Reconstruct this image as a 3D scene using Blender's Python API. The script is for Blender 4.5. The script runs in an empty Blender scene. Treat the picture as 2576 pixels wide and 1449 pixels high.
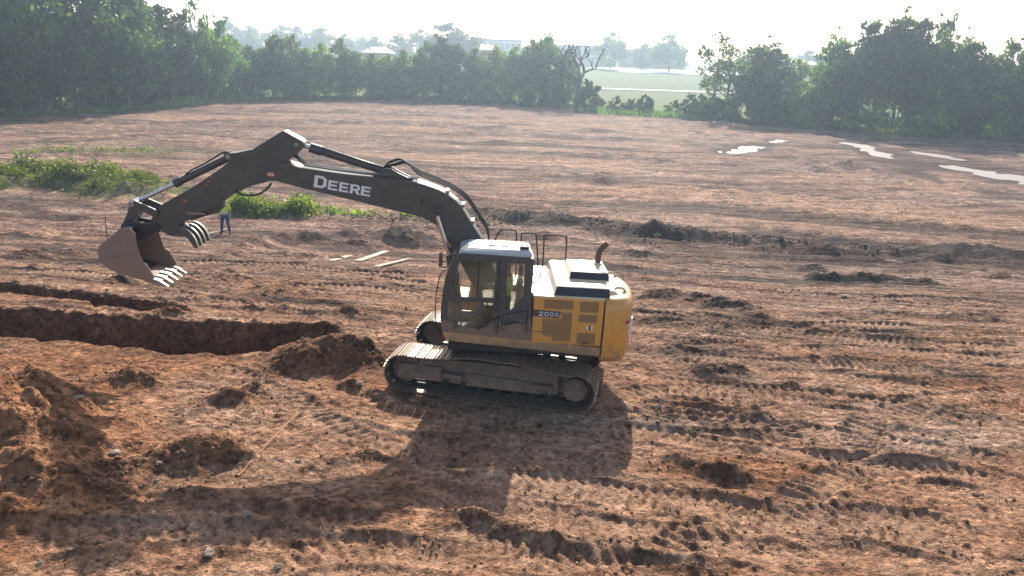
import bpy, bmesh, math, random
import numpy as np
from mathutils import Matrix, Vector

R = math.radians
sc = bpy.context.scene
# ------------------------------------------------------------------ camera
CF, CPITCH, CROLL, CH = 2039.67, 0.278535, 0.033755, 6.7824     # focal length in 2576-px units, pitch, roll, height
IW, IH = 2576.0, 1449.0
cam_d = bpy.data.cameras.new('camera'); cam = bpy.data.objects.new('camera', cam_d)
sc.collection.objects.link(cam); sc.camera = cam
cam_d.sensor_fit = 'HORIZONTAL'; cam_d.sensor_width = 36.0
cam_d.lens = 36.0 * CF / IW
cam_d.clip_start = 0.1; cam_d.clip_end = 3000
_cp, _sp = math.cos(CPITCH), math.sin(CPITCH)
_fw = Vector((0, _cp, -_sp)); _up = Vector((0, _sp, _cp)); _rt = Vector((1, 0, 0))
_r2 = _rt * math.cos(CROLL) + _up * math.sin(CROLL)
_u2 = -_rt * math.sin(CROLL) + _up * math.cos(CROLL)
_m = Matrix((( _r2.x, _u2.x, -_fw.x, 0), (_r2.y, _u2.y, -_fw.y, 0), (_r2.z, _u2.z, -_fw.z, CH), (0, 0, 0, 1)))
cam.matrix_world = _m
# ------------------------------------------------------------------ world, sun, exposure
SUN_EL, SUN_AZ = R(33.0), R(5.0)          # azimuth measured from +Y towards +X
w = bpy.data.worlds.new('World'); sc.world = w; w.use_nodes = True
nt = w.node_tree; nt.nodes.clear()
sky = nt.nodes.new('ShaderNodeTexSky'); sky.sky_type = 'NISHITA'; sky.sun_disc = False
sky.sun_elevation = SUN_EL; sky.sun_rotation = SUN_AZ
sky.altitude = 200; sky.air_density = 1.0; sky.dust_density = 2.2; sky.ozone_density = 1.0
bg = nt.nodes.new('ShaderNodeBackground'); bg.inputs['Strength'].default_value = 0.14
wo = nt.nodes.new('ShaderNodeOutputWorld')
nt.links.new(sky.outputs[0], bg.inputs[0]); nt.links.new(bg.outputs[0], wo.inputs[0])
sd = bpy.data.lights.new('sun', 'SUN'); so = bpy.data.objects.new('sun', sd); sc.collection.objects.link(so)
sd.energy = 5.0; sd.angle = R(0.6); sd.color = (1.0, 0.94, 0.85)
_dir = Vector((math.sin(SUN_AZ) * math.cos(SUN_EL), math.cos(SUN_AZ) * math.cos(SUN_EL), math.sin(SUN_EL)))
so.rotation_euler = _dir.to_track_quat('Z', 'Y').to_euler(); so.location = (0, 0, 60)
sc.view_settings.view_transform = 'Standard'; sc.view_settings.look = 'None'
sc.view_settings.gamma = 1.0; sc.view_settings.exposure = 0.82
try: sc.view_settings.use_curve_mapping = False
except Exception: pass
sc.render.engine = 'CYCLES'
sc.cycles.use_denoising = True
try: sc.cycles.denoising_prefilter = 'ACCURATE'; sc.cycles.denoising_input_passes = 'RGB_ALBEDO_NORMAL'
except Exception: pass
sc.cycles.max_bounces = 6; sc.cycles.diffuse_bounces = 2; sc.cycles.glossy_bounces = 3
sc.cycles.transmission_bounces = 6; sc.cycles.transparent_max_bounces = 8; sc.cycles.volume_bounces = 0
sc.cycles.sample_clamp_indirect = 6.0

# ------------------------------------------------------------------ helpers
C = sc.collection
def set_props(o, label=None, cat=None, group=None, kind=None):
    if label: o['label'] = label
    if cat: o['category'] = cat
    if group: o['group'] = group
    if kind: o['kind'] = kind
    return o
def new_mesh(name, verts, faces, mats, smooth=False, idx=None):
    me = bpy.data.meshes.new(name)
    me.from_pydata([tuple(v) for v in verts], [], faces)
    if not isinstance(mats, (list, tuple)): mats = [mats]
    for m in mats:
        if m: me.materials.append(m)
    if smooth: me.polygons.foreach_set('use_smooth', [True] * len(me.polygons))
    if idx is not None: me.polygons.foreach_set('material_index', idx)
    me.update(); return me
def np_quads(name, V, F, mat, smooth=False, attrs=None):
    """V (n,3) and F (m,k) numpy arrays -> mesh quickly"""
    me = bpy.data.meshes.new(name); k = F.shape[1]; m = len(F)
    me.vertices.add(len(V)); me.vertices.foreach_set('co', np.ascontiguousarray(V, dtype=np.float32).ravel())
    me.loops.add(m * k); me.loops.foreach_set('vertex_index', np.ascontiguousarray(F, dtype=np.int32).ravel())
    me.polygons.add(m); me.polygons.foreach_set('loop_start', np.arange(0, m * k, k, dtype=np.int32))
    me.polygons.foreach_set('loop_total', np.full(m, k, dtype=np.int32))
    if smooth: me.polygons.foreach_set('use_smooth', np.ones(m, dtype=bool))
    me.update(calc_edges=True)
    for mm in (mat if isinstance(mat, (list, tuple)) else [mat]): me.materials.append(mm)
    for nm, (dom, arr) in (attrs or {}).items():
        if arr.ndim == 2:
            at_ = me.attributes.new(nm, 'FLOAT_COLOR', dom); at_.data.foreach_set('color', np.ascontiguousarray(arr, dtype=np.float32).ravel())
        else:
            at_ = me.attributes.new(nm, 'FLOAT', dom); at_.data.foreach_set('value', np.ascontiguousarray(arr, dtype=np.float32))
    return me
def link(name, me, parent=None, rz=None, loc=None):
    o = bpy.data.objects.new(name, me); C.objects.link(o)
    if parent is not None: o.parent = parent
    if loc is not None: o.location = loc
    if rz is not None: o.rotation_euler = (0, 0, rz)
    return o
def empty(name, loc=(0, 0, 0), rz=0.0):
    o = bpy.data.objects.new(name, None); C.objects.link(o); o.location = loc; o.rotation_euler = (0, 0, rz)
    o.empty_display_size = 0.3
    return o
class MB:
    def __init__(s): s.v = []; s.f = []
    def add(s, vs, fs):
        b = len(s.v); s.v += [tuple(x) for x in vs]; s.f += [tuple(b + i for i in f) for f in fs]; return s
    def box(s, x0, x1, y0, y1, z0, z1):
        return s.add([(x0,y0,z0),(x1,y0,z0),(x1,y1,z0),(x0,y1,z0),(x0,y0,z1),(x1,y0,z1),(x1,y1,z1),(x0,y1,z1)],
                     [(0,3,2,1),(4,5,6,7),(0,1,5,4),(1,2,6,5),(2,3,7,6),(3,0,4,7)])
    def prism(s, poly, y0, y1):
        """polygon in XZ extruded along Y"""
        a = sum(poly[i][0]*poly[(i+1)%len(poly)][1]-poly[(i+1)%len(poly)][0]*poly[i][1] for i in range(len(poly)))
        if a > 0: poly = poly[::-1]
        n = len(poly)
        return s.add([(x, y0, z) for x, z in poly] + [(x, y1, z) for x, z in poly],
                     [tuple(range(n))[::-1], tuple(range(n, 2*n))] + [(i, (i+1)%n, n+(i+1)%n, n+i) for i in range(n)])
    def loft(s, rings, cap=True, closed=True):
        n = len(rings[0]); vs = [p for r in rings for p in r]; fs = []
        for k in range(len(rings)-1):
            for i in range(n if closed else n-1):
                j = (i+1) % n; fs.append((k*n+i, k*n+j, (k+1)*n+j, (k+1)*n+i))
        if cap: fs += [tuple(range(n))[::-1], tuple((len(rings)-1)*n+i for i in range(n))]
        return s.add(vs, fs)
    def tube(s, path, r, n=8, cap=True):
        path = [Vector(p) for p in path]; rings = []; ref = None
        for i, p in enumerate(path):
            t = (path[min(i+1, len(path)-1)] - path[max(i-1, 0)]).normalized()
            if ref is None:
                ref = Vector((0,0,1)) if abs(t.z) < .9 else Vector((1,0,0))
            a = t.cross(ref).normalized(); b = a.cross(t).normalized(); ref = b
            rr = r[i] if isinstance(r, (list, tuple)) else r
            rings.append([p + (a*math.cos(2*math.pi*k/n) + b*math.sin(2*math.pi*k/n))*rr for k in range(n)])
        return s.loft(rings, cap)
    def cyl(s, p0, p1, r0, r1=None, n=16): return s.tube([p0, p1], [r0, r0 if r1 is None else r1], n)
    def bar(s, p0, p1, w, h, up=(0,0,1)):
        p0, p1 = Vector(p0), Vector(p1); t = (p1-p0).normalized(); a = t.cross(Vector(up)).normalized(); b = a.cross(t).normalized()
        return s.loft([[p + a*w/2*i + b*h/2*j for i, j in ((-1,-1),(1,-1),(1,1),(-1,1))] for p in (p0, p1)])
    def build(s, name, mat, parent=None, rz=None, smooth=False, bevel=0.0, seg=2, auto=False):
        me = new_mesh(name, s.v, s.f, mat, smooth or auto)
        bm = bmesh.new(); bm.from_mesh(me); bmesh.ops.recalc_face_normals(bm, faces=bm.faces)
        if auto:
            for e in bm.edges:
                if len(e.link_faces) == 2 and e.calc_face_angle(0) > R(35): e.smooth = False
        bm.to_mesh(me); bm.free()
        o = link(name, me, parent, rz)
        if bevel:
            m = o.modifiers.new('bevel', 'BEVEL'); m.width = bevel; m.segments = seg; m.limit_method = 'ANGLE'; m.angle_limit = R(40)
        return o
def spl(pts, n=6, closed=False):
    """Catmull-Rom through points of any dimension"""
    P = [np.array(p, float) for p in pts]; out = []; m = len(P)
    rng = range(m if closed else m-1)
    for i in rng:
        p0 = P[(i-1) % m] if closed or i > 0 else P[0]; p1 = P[i]; p2 = P[(i+1) % m]
        p3 = P[(i+2) % m] if closed or i < m-2 else P[-1]
        for k in range(n):
            t = k/n; out.append(tuple(.5*((2*p1)+(-p0+p2)*t+(2*p0-5*p1+4*p2-p3)*t*t+(-p0+3*p1-3*p2+p3)*t**3)))
    if not closed: out.append(tuple(P[-1]))
    return out
def plate(name, outer, holes, y, th, mat, parent=None, rz=None, bevel=0.0, axis='XZ'):
    """flat plate with holes, outline in XZ, centred on y"""
    cu = bpy.data.curves.new(name, 'CURVE'); cu.dimensions = '2D'; cu.fill_mode = 'BOTH'; cu.extrude = th/2; cu.bevel_depth = bevel
    for pl in [outer] + list(holes):
        sp = cu.splines.new('POLY'); sp.points.add(len(pl)-1); sp.use_cyclic_u = True
        for q, (x, z) in zip(sp.points, pl): q.co = (x, z, 0, 1)
    t = bpy.data.objects.new('tmp', cu); C.objects.link(t)
    dg = bpy.context.evaluated_depsgraph_get(); me = bpy.data.meshes.new_from_object(t.evaluated_get(dg))
    bpy.data.objects.remove(t); bpy.data.curves.remove(cu)
    me.name = name
    M = Matrix(((1,0,0,0),(0,0,-1,y),(0,1,0,0),(0,0,0,1))) if axis == 'XZ' else Matrix(((0,0,1,y),(1,0,0,0),(0,1,0,0),(0,0,0,1)))
    me.transform(M)
    me.materials.clear(); me.materials.append(mat)
    return link(name, me, parent, rz)
def rrect(x0, x1, z0, z1, r, n=4):
    o = []
    for cx, cz, a0 in ((x1-r, z1-r, 0), (x0+r, z1-r, 90), (x0+r, z0+r, 180), (x1-r, z0+r, 270)):
        for k in range(n+1):
            a = R(a0 + 90*k/n); o.append((cx+r*math.cos(a), cz+r*math.sin(a)))
    return o

# ------------------------------------------------------------------ noise
_pr = np.random.default_rng(1234); _PM = _pr.permutation(1024).astype(np.int32); _PM = np.concatenate([_PM, _PM])
_GA = _pr.uniform(0, 2*math.pi, 1024); _GX = np.cos(_GA).astype(np.float32); _GY = np.sin(_GA).astype(np.float32)
def gn(x, y, seed=0):
    x = np.asarray(x, np.float32); y = np.asarray(y, np.float32)
    x0 = np.floor(x); y0 = np.floor(y); fx = x-x0; fy = y-y0
    ix = (x0.astype(np.int32)+seed*131) & 1023; iy = (y0.astype(np.int32)+seed*57) & 1023
    ix1 = (ix+1) & 1023; iy1 = (iy+1) & 1023
    u = fx*fx*fx*(fx*(fx*6-15)+10); v = fy*fy*fy*(fy*(fy*6-15)+10)
    pa = _PM[ix]; pb = _PM[ix1]; fx1 = fx-1; fy1 = fy-1
    k = _PM[pa+iy]; a = _GX[k]*fx+_GY[k]*fy
    k = _PM[pb+iy]; b = _GX[k]*fx1+_GY[k]*fy
    k = _PM[pa+iy1]; c = _GX[k]*fx+_GY[k]*fy1
    k = _PM[pb+iy1]; d = _GX[k]*fx1+_GY[k]*fy1
    a = a+(b-a)*u; c = c+(d-c)*u
    return 1.5*(a+(c-a)*v)
def fbm(x, y, o=4, seed=0, gain=.5):
    s = 0; a = 1.0
    for k in range(o):
        s = s + a*gn(x, y, seed+k*17); x = x*2.03+3.1; y = y*2.03-1.7; a *= gain
    return s
def sst(a, b, x):
    t = np.clip((x-a)/(b-a), 0, 1); return t*t*(3-2*t)

# ------------------------------------------------------------------ lie of the land (smooth base)
def zb(x, y):
    x = np.asarray(x, float); y = np.asarray(y, float)
    z = -0.0335*13*np.tanh(x/13)*np.exp(-(np.maximum(0, y-22)/22)**2)
    z = z - 0.0129*(np.clip(y, -30, 22)-16.72)
    z = z - 2.25*sst(20, 42, y)
    z = z + 5.2*sst(170, 430, y) + 5.0*sst(430, 800, y)
    return z
def _ss(a, b, x):
    t = min(1.0, max(0.0, (x-a)/(b-a))); return t*t*(3-2*t)
def zbs(x, y):
    z = -0.0335*13*math.tanh(x/13)*math.exp(-(max(0.0, y-22)/22)**2)-0.0129*(min(22.0, max(-30.0, y))-16.72)
    return z-2.25*_ss(20, 42, y)+5.2*_ss(170, 430, y)+5.0*_ss(430, 800, y)
def ray(px, py):
    dx, dy = px-IW/2, py-IH/2
    c, s = math.cos(CROLL), math.sin(CROLL)
    u, v = c*dx+s*dy, -s*dx+c*dy
    return _fw + _rt*(u/CF) - _up*(v/CF)
def at(px, py):
    """the spot on the land that is seen in this direction from the survey position"""
    d = ray(px, py); t = 8.0; o = Vector((0, 0, CH)); step = .25
    while t < 900:
        p = o + d*t
        if p.z < zbs(p.x, p.y): break
        t += step; step *= 1.01
    lo, hi = t-step, t
    for _ in range(24):
        mid = (lo+hi)/2; p = o+d*mid
        if p.z < zbs(p.x, p.y): hi = mid
        else: lo = mid
    p = o+d*hi
    return (p.x, p.y)
def hgt(px, py, top, dist_y=None):
    """height of something standing at the spot (px,py) whose top is seen at row top"""
    x, y = at(px, py)
    return (py-top)/CF*(y*_cp+1.0)
# ------------------------------------------------------------------ materials
def mat(name):
    m = bpy.data.materials.new(name); m.use_nodes = True
    return m, m.node_tree, m.node_tree.nodes['Principled BSDF']
def N(t, kind, **kw):
    n = t.nodes.new(kind)
    for k, v in kw.items():
        if k in n.inputs: n.inputs[k].default_value = v
        else: setattr(n, k, v)
    return n
def ramp(t, fac, stops):
    r = t.nodes.new('ShaderNodeValToRGB'); e = r.color_ramp.elements
    while len(e) < len(stops): e.new(0.5)
    for q, (p, c) in zip(e, stops): q.position = p; q.color = (c[0], c[1], c[2], 1) if len(c) > 1 else (c[0], c[0], c[0], 1)
    t.links.new(fac, r.inputs[0]); return r.outputs[0]
def mixc(t, fac, a, b, mode='MIX'):
    m = t.nodes.new('ShaderNodeMix'); m.data_type = 'RGBA'; m.blend_type = mode
    for s, v in ((m.inputs[0], fac), (m.inputs[6], a), (m.inputs[7], b)):
        if hasattr(v, 'links') or hasattr(v, 'is_output'): t.links.new(v, s)
        elif isinstance(v, (int, float)): s.default_value = v
        else: s.default_value = (v[0], v[1], v[2], 1)
    return m.outputs[2]
def coords(t, kind='Object', scale=(1,1,1), rot=(0,0,0)):
    c = t.nodes.new('ShaderNodeTexCoord'); m = t.nodes.new('ShaderNodeMapping')
    m.inputs['Scale'].default_value = scale; m.inputs['Rotation'].default_value = rot
    t.links.new(c.outputs[kind], m.inputs[0]); return m.outputs[0]
def noise(t, vec, scale, detail=4, rough=.6):
    n = N(t, 'ShaderNodeTexNoise', Scale=scale, Detail=detail, Roughness=rough); t.links.new(vec, n.inputs['Vector']); return n.outputs['Fac']
def bump(t, b, h, strength=.3, dist=.02):
    n = N(t, 'ShaderNodeBump', Strength=strength, Distance=dist); t.links.new(h, n.inputs['Height']); t.links.new(n.outputs[0], b.inputs['Normal'])

def worn(name, col, rough, dust=.35, dustcol=(.30,.20,.13), metal=0.0, scale=3.0, coat=0.0, spec=.5, mud=None):
    """painted or bare metal with dried soil on it"""
    m, t, b = mat(name); v = coords(t)
    n1 = noise(t, v, scale, 6, .65); n2 = noise(t, v, scale*9, 4, .7)
    f = ramp(t, n1, [(.42, (0,)), (.72, (dust,))]); g = ramp(t, n2, [(.45, (0,)), (.8, (dust*.7,))])
    add = N(t, 'ShaderNodeMath', operation='MAXIMUM'); t.links.new(f, add.inputs[0]); t.links.new(g, add.inputs[1])
    c = mixc(t, add.outputs[0], col, dustcol); c2 = mixc(t, ramp(t, n2, [(.3, (0,)), (.9, (.22,))]), c, tuple(x*.6 for x in col))
    if mud:
        sx = N(t, 'ShaderNodeSeparateXYZ'); t.links.new(v, sx.inputs[0]); mr_ = N(t, 'ShaderNodeMapRange'); mr_.inputs[1].default_value = mud[0]; mr_.inputs[2].default_value = mud[1]; mr_.inputs[3].default_value = .30; mr_.inputs[4].default_value = -.12; t.links.new(sx.outputs[2], mr_.inputs[0])
        ad = N(t, 'ShaderNodeMath', operation='ADD'); t.links.new(mr_.outputs[0], ad.inputs[0]); t.links.new(noise(t, v, scale*2.2, 7, .72), ad.inputs[1])
        c2 = mixc(t, ramp(t, ad.outputs[0], [(.56, (0,)), (.70, (.85,))]), c2, (.25,.155,.10))
        st = coords(t, 'Object', (9, 9, .8)); c2 = mixc(t, ramp(t, noise(t, st, 1.0, 4, .6), [(.55, (0,)), (.75, (.28,))]), c2, (.20,.13,.09))
    t.links.new(c2, b.inputs['Base Color'])
    r = ramp(t, add.outputs[0], [(0, (rough,)), (max(.05, dust), (min(.95, rough+.3),))]); t.links.new(r, b.inputs['Roughness'])
    b.inputs['Metallic'].default_value = metal; b.inputs['Coat Weight'].default_value = coat
    b.inputs['Specular IOR Level'].default_value = spec
    b.inputs['Coat Roughness'].default_value = .32
    bump(t, b, n2, .12, .004)
    return m
M = {}
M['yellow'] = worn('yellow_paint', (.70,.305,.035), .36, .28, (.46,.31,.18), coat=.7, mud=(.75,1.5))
M['yellow_glare'] = worn('yellow_paint_glare', (.70,.52,.27), .32, .5, (.66,.58,.48), coat=1.0)  # yellow tops: base and dust colour whitened to paint in the sun glare
M['skirt'] = worn('yellow_paint_dusty', (.52,.27,.09), .5, .75, (.33,.22,.15), mud=(1.0,1.5))
M['charcoal'] = worn('charcoal_paint', (.045,.043,.042), .34, .30, (.18,.135,.105), coat=.15)
M['cabgrey'] = worn('cab_grey_paint', (.052,.050,.050), .40, .30, (.18,.135,.105), mud=(1.25,2.1))
M['roofp'] = worn('cab_roof_paint', (.46,.43,.39), .34, .35, (.48,.40,.31), coat=1.0)
M['black'] = worn('black_rubber', (.012,.012,.013), .6, .15, (.12,.09,.07))
M['hoodblk'] = worn('hood_black_paint', (.022,.022,.028), .35, .06, (.2,.15,.12))
M['grille'] = worn('grille_mesh', (.33,.165,.05), .6, .35, (.27,.18,.12))
M['track'] = worn('track_steel', (.22,.165,.125), .38, .95, (.31,.205,.135), metal=.5, scale=5)
M['frame'] = worn('track_frame_paint', (.13,.087,.065), .7, .95, (.25,.16,.108), scale=4, mud=(.1,.8))
M['chain'] = worn('track_chain_steel', (.03,.027,.025), .6, .5, (.10,.07,.05), metal=.3)
M['bucket'] = worn('bucket_soiled_steel', (.21,.145,.112), .55, .75, (.29,.19,.14), scale=2.2, mud=(1.8,3.0))
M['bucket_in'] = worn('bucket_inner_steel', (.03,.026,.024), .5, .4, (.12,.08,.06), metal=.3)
M['steel'] = worn('bright_worn_steel', (.30,.285,.27), .42, .35, (.3,.22,.16), metal=1.0)
M['chrome'] = worn('chrome_rod', (.62,.60,.58), .14, .1, (.35,.28,.2), metal=1.0)
M['rust'] = worn('rusty_exhaust', (.11,.06,.045), .6, .4, (.22,.12,.08), metal=.3)
M['decal_w'] = worn('white_decal', (.78,.77,.74), .45, .12, (.4,.33,.27))
M['decal_d'] = worn('dark_decal', (.055,.045,.06), .4, .1)
M['decal_o'] = worn('orange_decal', (.55,.13,.05), .5, .2)
M['decal_r'] = worn('red_reflector', (.35,.03,.02), .3, .1)
M['seat'] = worn('seat_fabric', (.05,.047,.045), .85, .1)
M['silver'] = worn('silver_tread_plate', (.5,.49,.46), .35, .2, metal=.8)
M['wood'] = worn('sawn_wood', (.36,.27,.18), .75, .25, (.34,.22,.14), scale=2)
M['bark'] = worn('bark', (.085,.066,.05), .9, .3, (.13,.11,.09), scale=2)
M['bark_pale'] = worn('pale_bark', (.17,.15,.125), .9, .3, (.10,.09,.07), scale=2)
M['cord'] = worn('orange_cord', (.50,.22,.09), .6, .3)
m, t, b = mat('cab_glass'); M['glass'] = m
b.inputs['Base Color'].default_value = (.70,.74,.70,1); b.inputs['Roughness'].default_value = .03
t.nodes.remove(b)
_tr = N(t, 'ShaderNodeBsdfTransparent'); _tr.inputs[0].default_value = (.90,.93,.90,1)
_gl = N(t, 'ShaderNodeBsdfGlossy'); _gl.inputs['Roughness'].default_value = .04
_df = N(t, 'ShaderNodeBsdfTranslucent'); _df.inputs[0].default_value = (.60,.55,.46,1)      # dust film on the panes
_fr = N(t, 'ShaderNodeFresnel', IOR=1.5)
_m1 = N(t, 'ShaderNodeMixShader'); _m2 = N(t, 'ShaderNodeMixShader')
_dn = noise(t, coords(t), 4.0, 5, .6)
t.links.new(ramp(t, _dn, [(.35, (.10,)), (.75, (.36,))]), _m2.inputs[0])
t.links.new(_fr.outputs[0], _m1.inputs[0]); t.links.new(_tr.outputs[0], _m1.inputs[1]); t.links.new(_gl.outputs[0], _m1.inputs[2])
t.links.new(_m1.outputs[0], _m2.inputs[1]); t.links.new(_df.outputs[0], _m2.inputs[2])
t.links.new(_m2.outputs[0], t.nodes['Material Output'].inputs[0])

def cloth(name, col, rough=.9):
    m, t, b = mat(name); v = coords(t); n = noise(t, v, 14, 4, .6)
    t.links.new(mixc(t, n, tuple(c*.75 for c in col), col), b.inputs['Base Color']); b.inputs['Roughness'].default_value = rough
    bump(t, b, n, .3, .01); M[name] = m
cloth('hivis', (.70,.85,.06)); cloth('denim', (.045,.085,.20)); cloth('skin', (.38,.22,.15), .6); cloth('helmet', (.72,.72,.70), .35)
cloth('boot', (.06,.04,.03)); cloth('grey_shirt', (.30,.31,.31)); cloth('reflective', (.62,.62,.60), .4)

def leafmat(name, dark, light, trans=.4):
    m, t, b = mat(name); t.nodes.remove(b)
    a = N(t, 'ShaderNodeAttribute', attribute_name='tint'); oi = N(t, 'ShaderNodeObjectInfo')
    c = mixc(t, a.outputs['Fac'], dark, light)
    hsv = N(t, 'ShaderNodeHueSaturation'); t.links.new(c, hsv.inputs['Color'])
    mr = N(t, 'ShaderNodeMapRange'); mr.inputs[3].default_value = .62; mr.inputs[4].default_value = 1.5; t.links.new(oi.outputs['Random'], mr.inputs[0]); t.links.new(mr.outputs[0], hsv.inputs['Value'])
    mr2 = N(t, 'ShaderNodeMapRange'); mr2.inputs[3].default_value = .475; mr2.inputs[4].default_value = .515; t.links.new(oi.outputs['Random'], mr2.inputs[0]); t.links.new(mr2.outputs[0], hsv.inputs['Hue'])
    d = N(t, 'ShaderNodeBsdfDiffuse'); tl = N(t, 'ShaderNodeBsdfTranslucent'); g = N(t, 'ShaderNodeBsdfGlossy', Roughness=.45)
    t.links.new(hsv.outputs[0], d.inputs[0]); t.links.new(mixc(t, 1.0, hsv.outputs[0], (1.5,1.7,.8), 'MULTIPLY'), tl.inputs[0])
    g.inputs[0].default_value = (.5,.5,.5,1)
    x = N(t, 'ShaderNodeMixShader'); x.inputs[0].default_value = trans; t.links.new(d.outputs[0], x.inputs[1]); t.links.new(tl.outputs[0], x.inputs[2])
    y = N(t, 'ShaderNodeMixShader'); y.inputs[0].default_value = .07; t.links.new(x.outputs[0], y.inputs[1]); t.links.new(g.outputs[0], y.inputs[2])
    t.links.new(y.outputs[0], t.nodes['Material Output'].inputs[0]); M[name] = m
leafmat('leaf', (.040,.072,.018), (.14,.195,.045), .45)
leafmat('leaf_light', (.075,.11,.024), (.24,.28,.06), .5)
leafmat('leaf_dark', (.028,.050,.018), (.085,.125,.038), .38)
leafmat('weed', (.045,.085,.014), (.30,.36,.05), .5)
leafmat('grassm', (.09,.12,.03), (.27,.30,.08), .45)
leafmat('drygrass', (.16,.13,.05), (.30,.25,.11), .4)

# soil of the site
m, t, b = mat('soil'); M['soil'] = m
v = coords(t, 'Object')
A = N(t, 'ShaderNodeAttribute', attribute_name='soil'); sep = N(t, 'ShaderNodeSeparateColor'); t.links.new(A.outputs['Color'], sep.inputs[0])
G = N(t, 'ShaderNodeAttribute', attribute_name='grass')
nb = noise(t, v, .22, 6, .62); nm = noise(t, v, 1.3, 6, .68); nf = noise(t, v, 9.0, 5, .7)
vs = coords(t, 'Object', (.10, 1.25, 1), (0, 0, R(5))); ns = noise(t, vs, 1.0, 5, .68)
FD = N(t, 'ShaderNodeAttribute', attribute_name='field')
base = ramp(t, nb, [(.28, (.22,.096,.055)), (.44, (.31,.153,.090)), (.57, (.41,.228,.139)), (.72, (.51,.315,.205))])
fieldc = ramp(t, nb, [(.30, (.17,.085,.064)), (.45, (.25,.135,.102)), (.58, (.345,.203,.155)), (.72, (.455,.295,.225))])
base = mixc(t, FD.outputs['Fac'], base, fieldc)
vs2 = coords(t, 'Object', (.045, .55, 1), (0, 0, R(-4))); ns2 = noise(t, vs2, 1.0, 5, .7)
vs3 = coords(t, 'Object', (.013, .15, 1), (0, 0, R(7))); n3 = N(t, 'ShaderNodeTexNoise', Scale=1.0, Detail=6.0, Roughness=.7, Distortion=.8); t.links.new(vs3, n3.inputs['Vector'])
base = mixc(t, ramp(t, n3.outputs['Fac'], [(.40, (.85,)), (.50, (0,))]), base, mixc(t, .6, base, (.085,.058,.05)))
base = mixc(t, ramp(t, n3.outputs['Fac'], [(.53, (0,)), (.66, (.8,))]), base, mixc(t, .6, base, (.46,.36,.28)))
base = mixc(t, ramp(t, ns, [(.36, (.75,)), (.52, (0,))]), base, mixc(t, .62, base, (.085,.055,.043)))
base = mixc(t, ramp(t, ns2, [(.50, (0,)), (.70, (.75,))]), base, mixc(t, .6, base, (.47,.36,.265)))
base = mixc(t, ramp(t, nm, [(.36, (.55,)), (.52, (0,))]), base, (.15,.09,.062))
for rot_, sx_, sy_, sd_ in ((R(6), .010, 1.1, 0.0), (R(-9), .013, .8, 40.0), (R(17), .02, 1.6, 80.0)):
    cc_ = coords(t, 'Object', (sx_, sy_, 1), (0, 0, rot_)); cc_.node.inputs['Location'].default_value = (sd_, sd_, 0)
    nl = N(t, 'ShaderNodeTexNoise', Scale=1.0, Detail=3.5, Roughness=.55, Distortion=.25); t.links.new(cc_, nl.inputs['Vector'])
    base = mixc(t, ramp(t, nl.outputs['Fac'], [(.56, (0,)), (.60, (.55,)), (.64, (0,)), (.66, (0,))]), base, mixc(t, .7, base, (.075,.05,.042)))
    base = mixc(t, ramp(t, nl.outputs['Fac'], [(.40, (0,)), (.43, (.5,)), (.47, (0,)), (.50, (0,))]), base, mixc(t, .6, base, (.52,.41,.32)))
    LASTN = nl.outputs['Fac'] if rot_ == R(6) else LASTN
red = ramp(t, nm, [(.3, (.18,.075,.036)), (.52, (.32,.145,.068)), (.75, (.44,.22,.11))])
tan = ramp(t, nm, [(.3, (.33,.185,.112)), (.55, (.455,.272,.168)), (.75, (.57,.375,.245))])
drk = ramp(t, nm, [(.3, (.030,.023,.020)), (.55, (.058,.043,.036)), (.75, (.105,.078,.062))])
rf = N(t, 'ShaderNodeMath', operation='MULTIPLY'); rf.inputs[1].default_value = .85; t.links.new(sep.outputs[0], rf.inputs[0])
tan = mixc(t, ramp(t, nb, [(.42, (0,)), (.58, (.3,))]), tan, (.40,.285,.225)); c = mixc(t, sep.outputs[1], base, tan); c = mixc(t, rf.outputs[0], c, red); c = mixc(t, sep.outputs[2], c, drk)
nf2 = noise(t, v, 3.6, 6, .75)
c = mixc(t, ramp(t, nf2, [(.38, (.9,)), (.50, (0,))]), c, mixc(t, 1.0, c, (.42,.40,.38), 'MULTIPLY'))
c = mixc(t, ramp(t, nf, [(.36, (.95,)), (.49, (0,))]), c, mixc(t, 1.0, c, (.38,.36,.34), 'MULTIPLY'))
c = mixc(t, ramp(t, nf, [(.54, (0,)), (.68, (.65,))]), c, mixc(t, 1.0, c, (1.75,1.75,1.7), 'MULTIPLY'))
crumb_h = []
PR = N(t, 'ShaderNodeAttribute', attribute_name='print'); keep = N(t, 'ShaderNodeMath', operation='MULTIPLY_ADD'); t.links.new(PR.outputs['Fac'], keep.inputs[0]); keep.inputs[1].default_value = -.8; keep.inputs[2].default_value = 1.0
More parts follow.
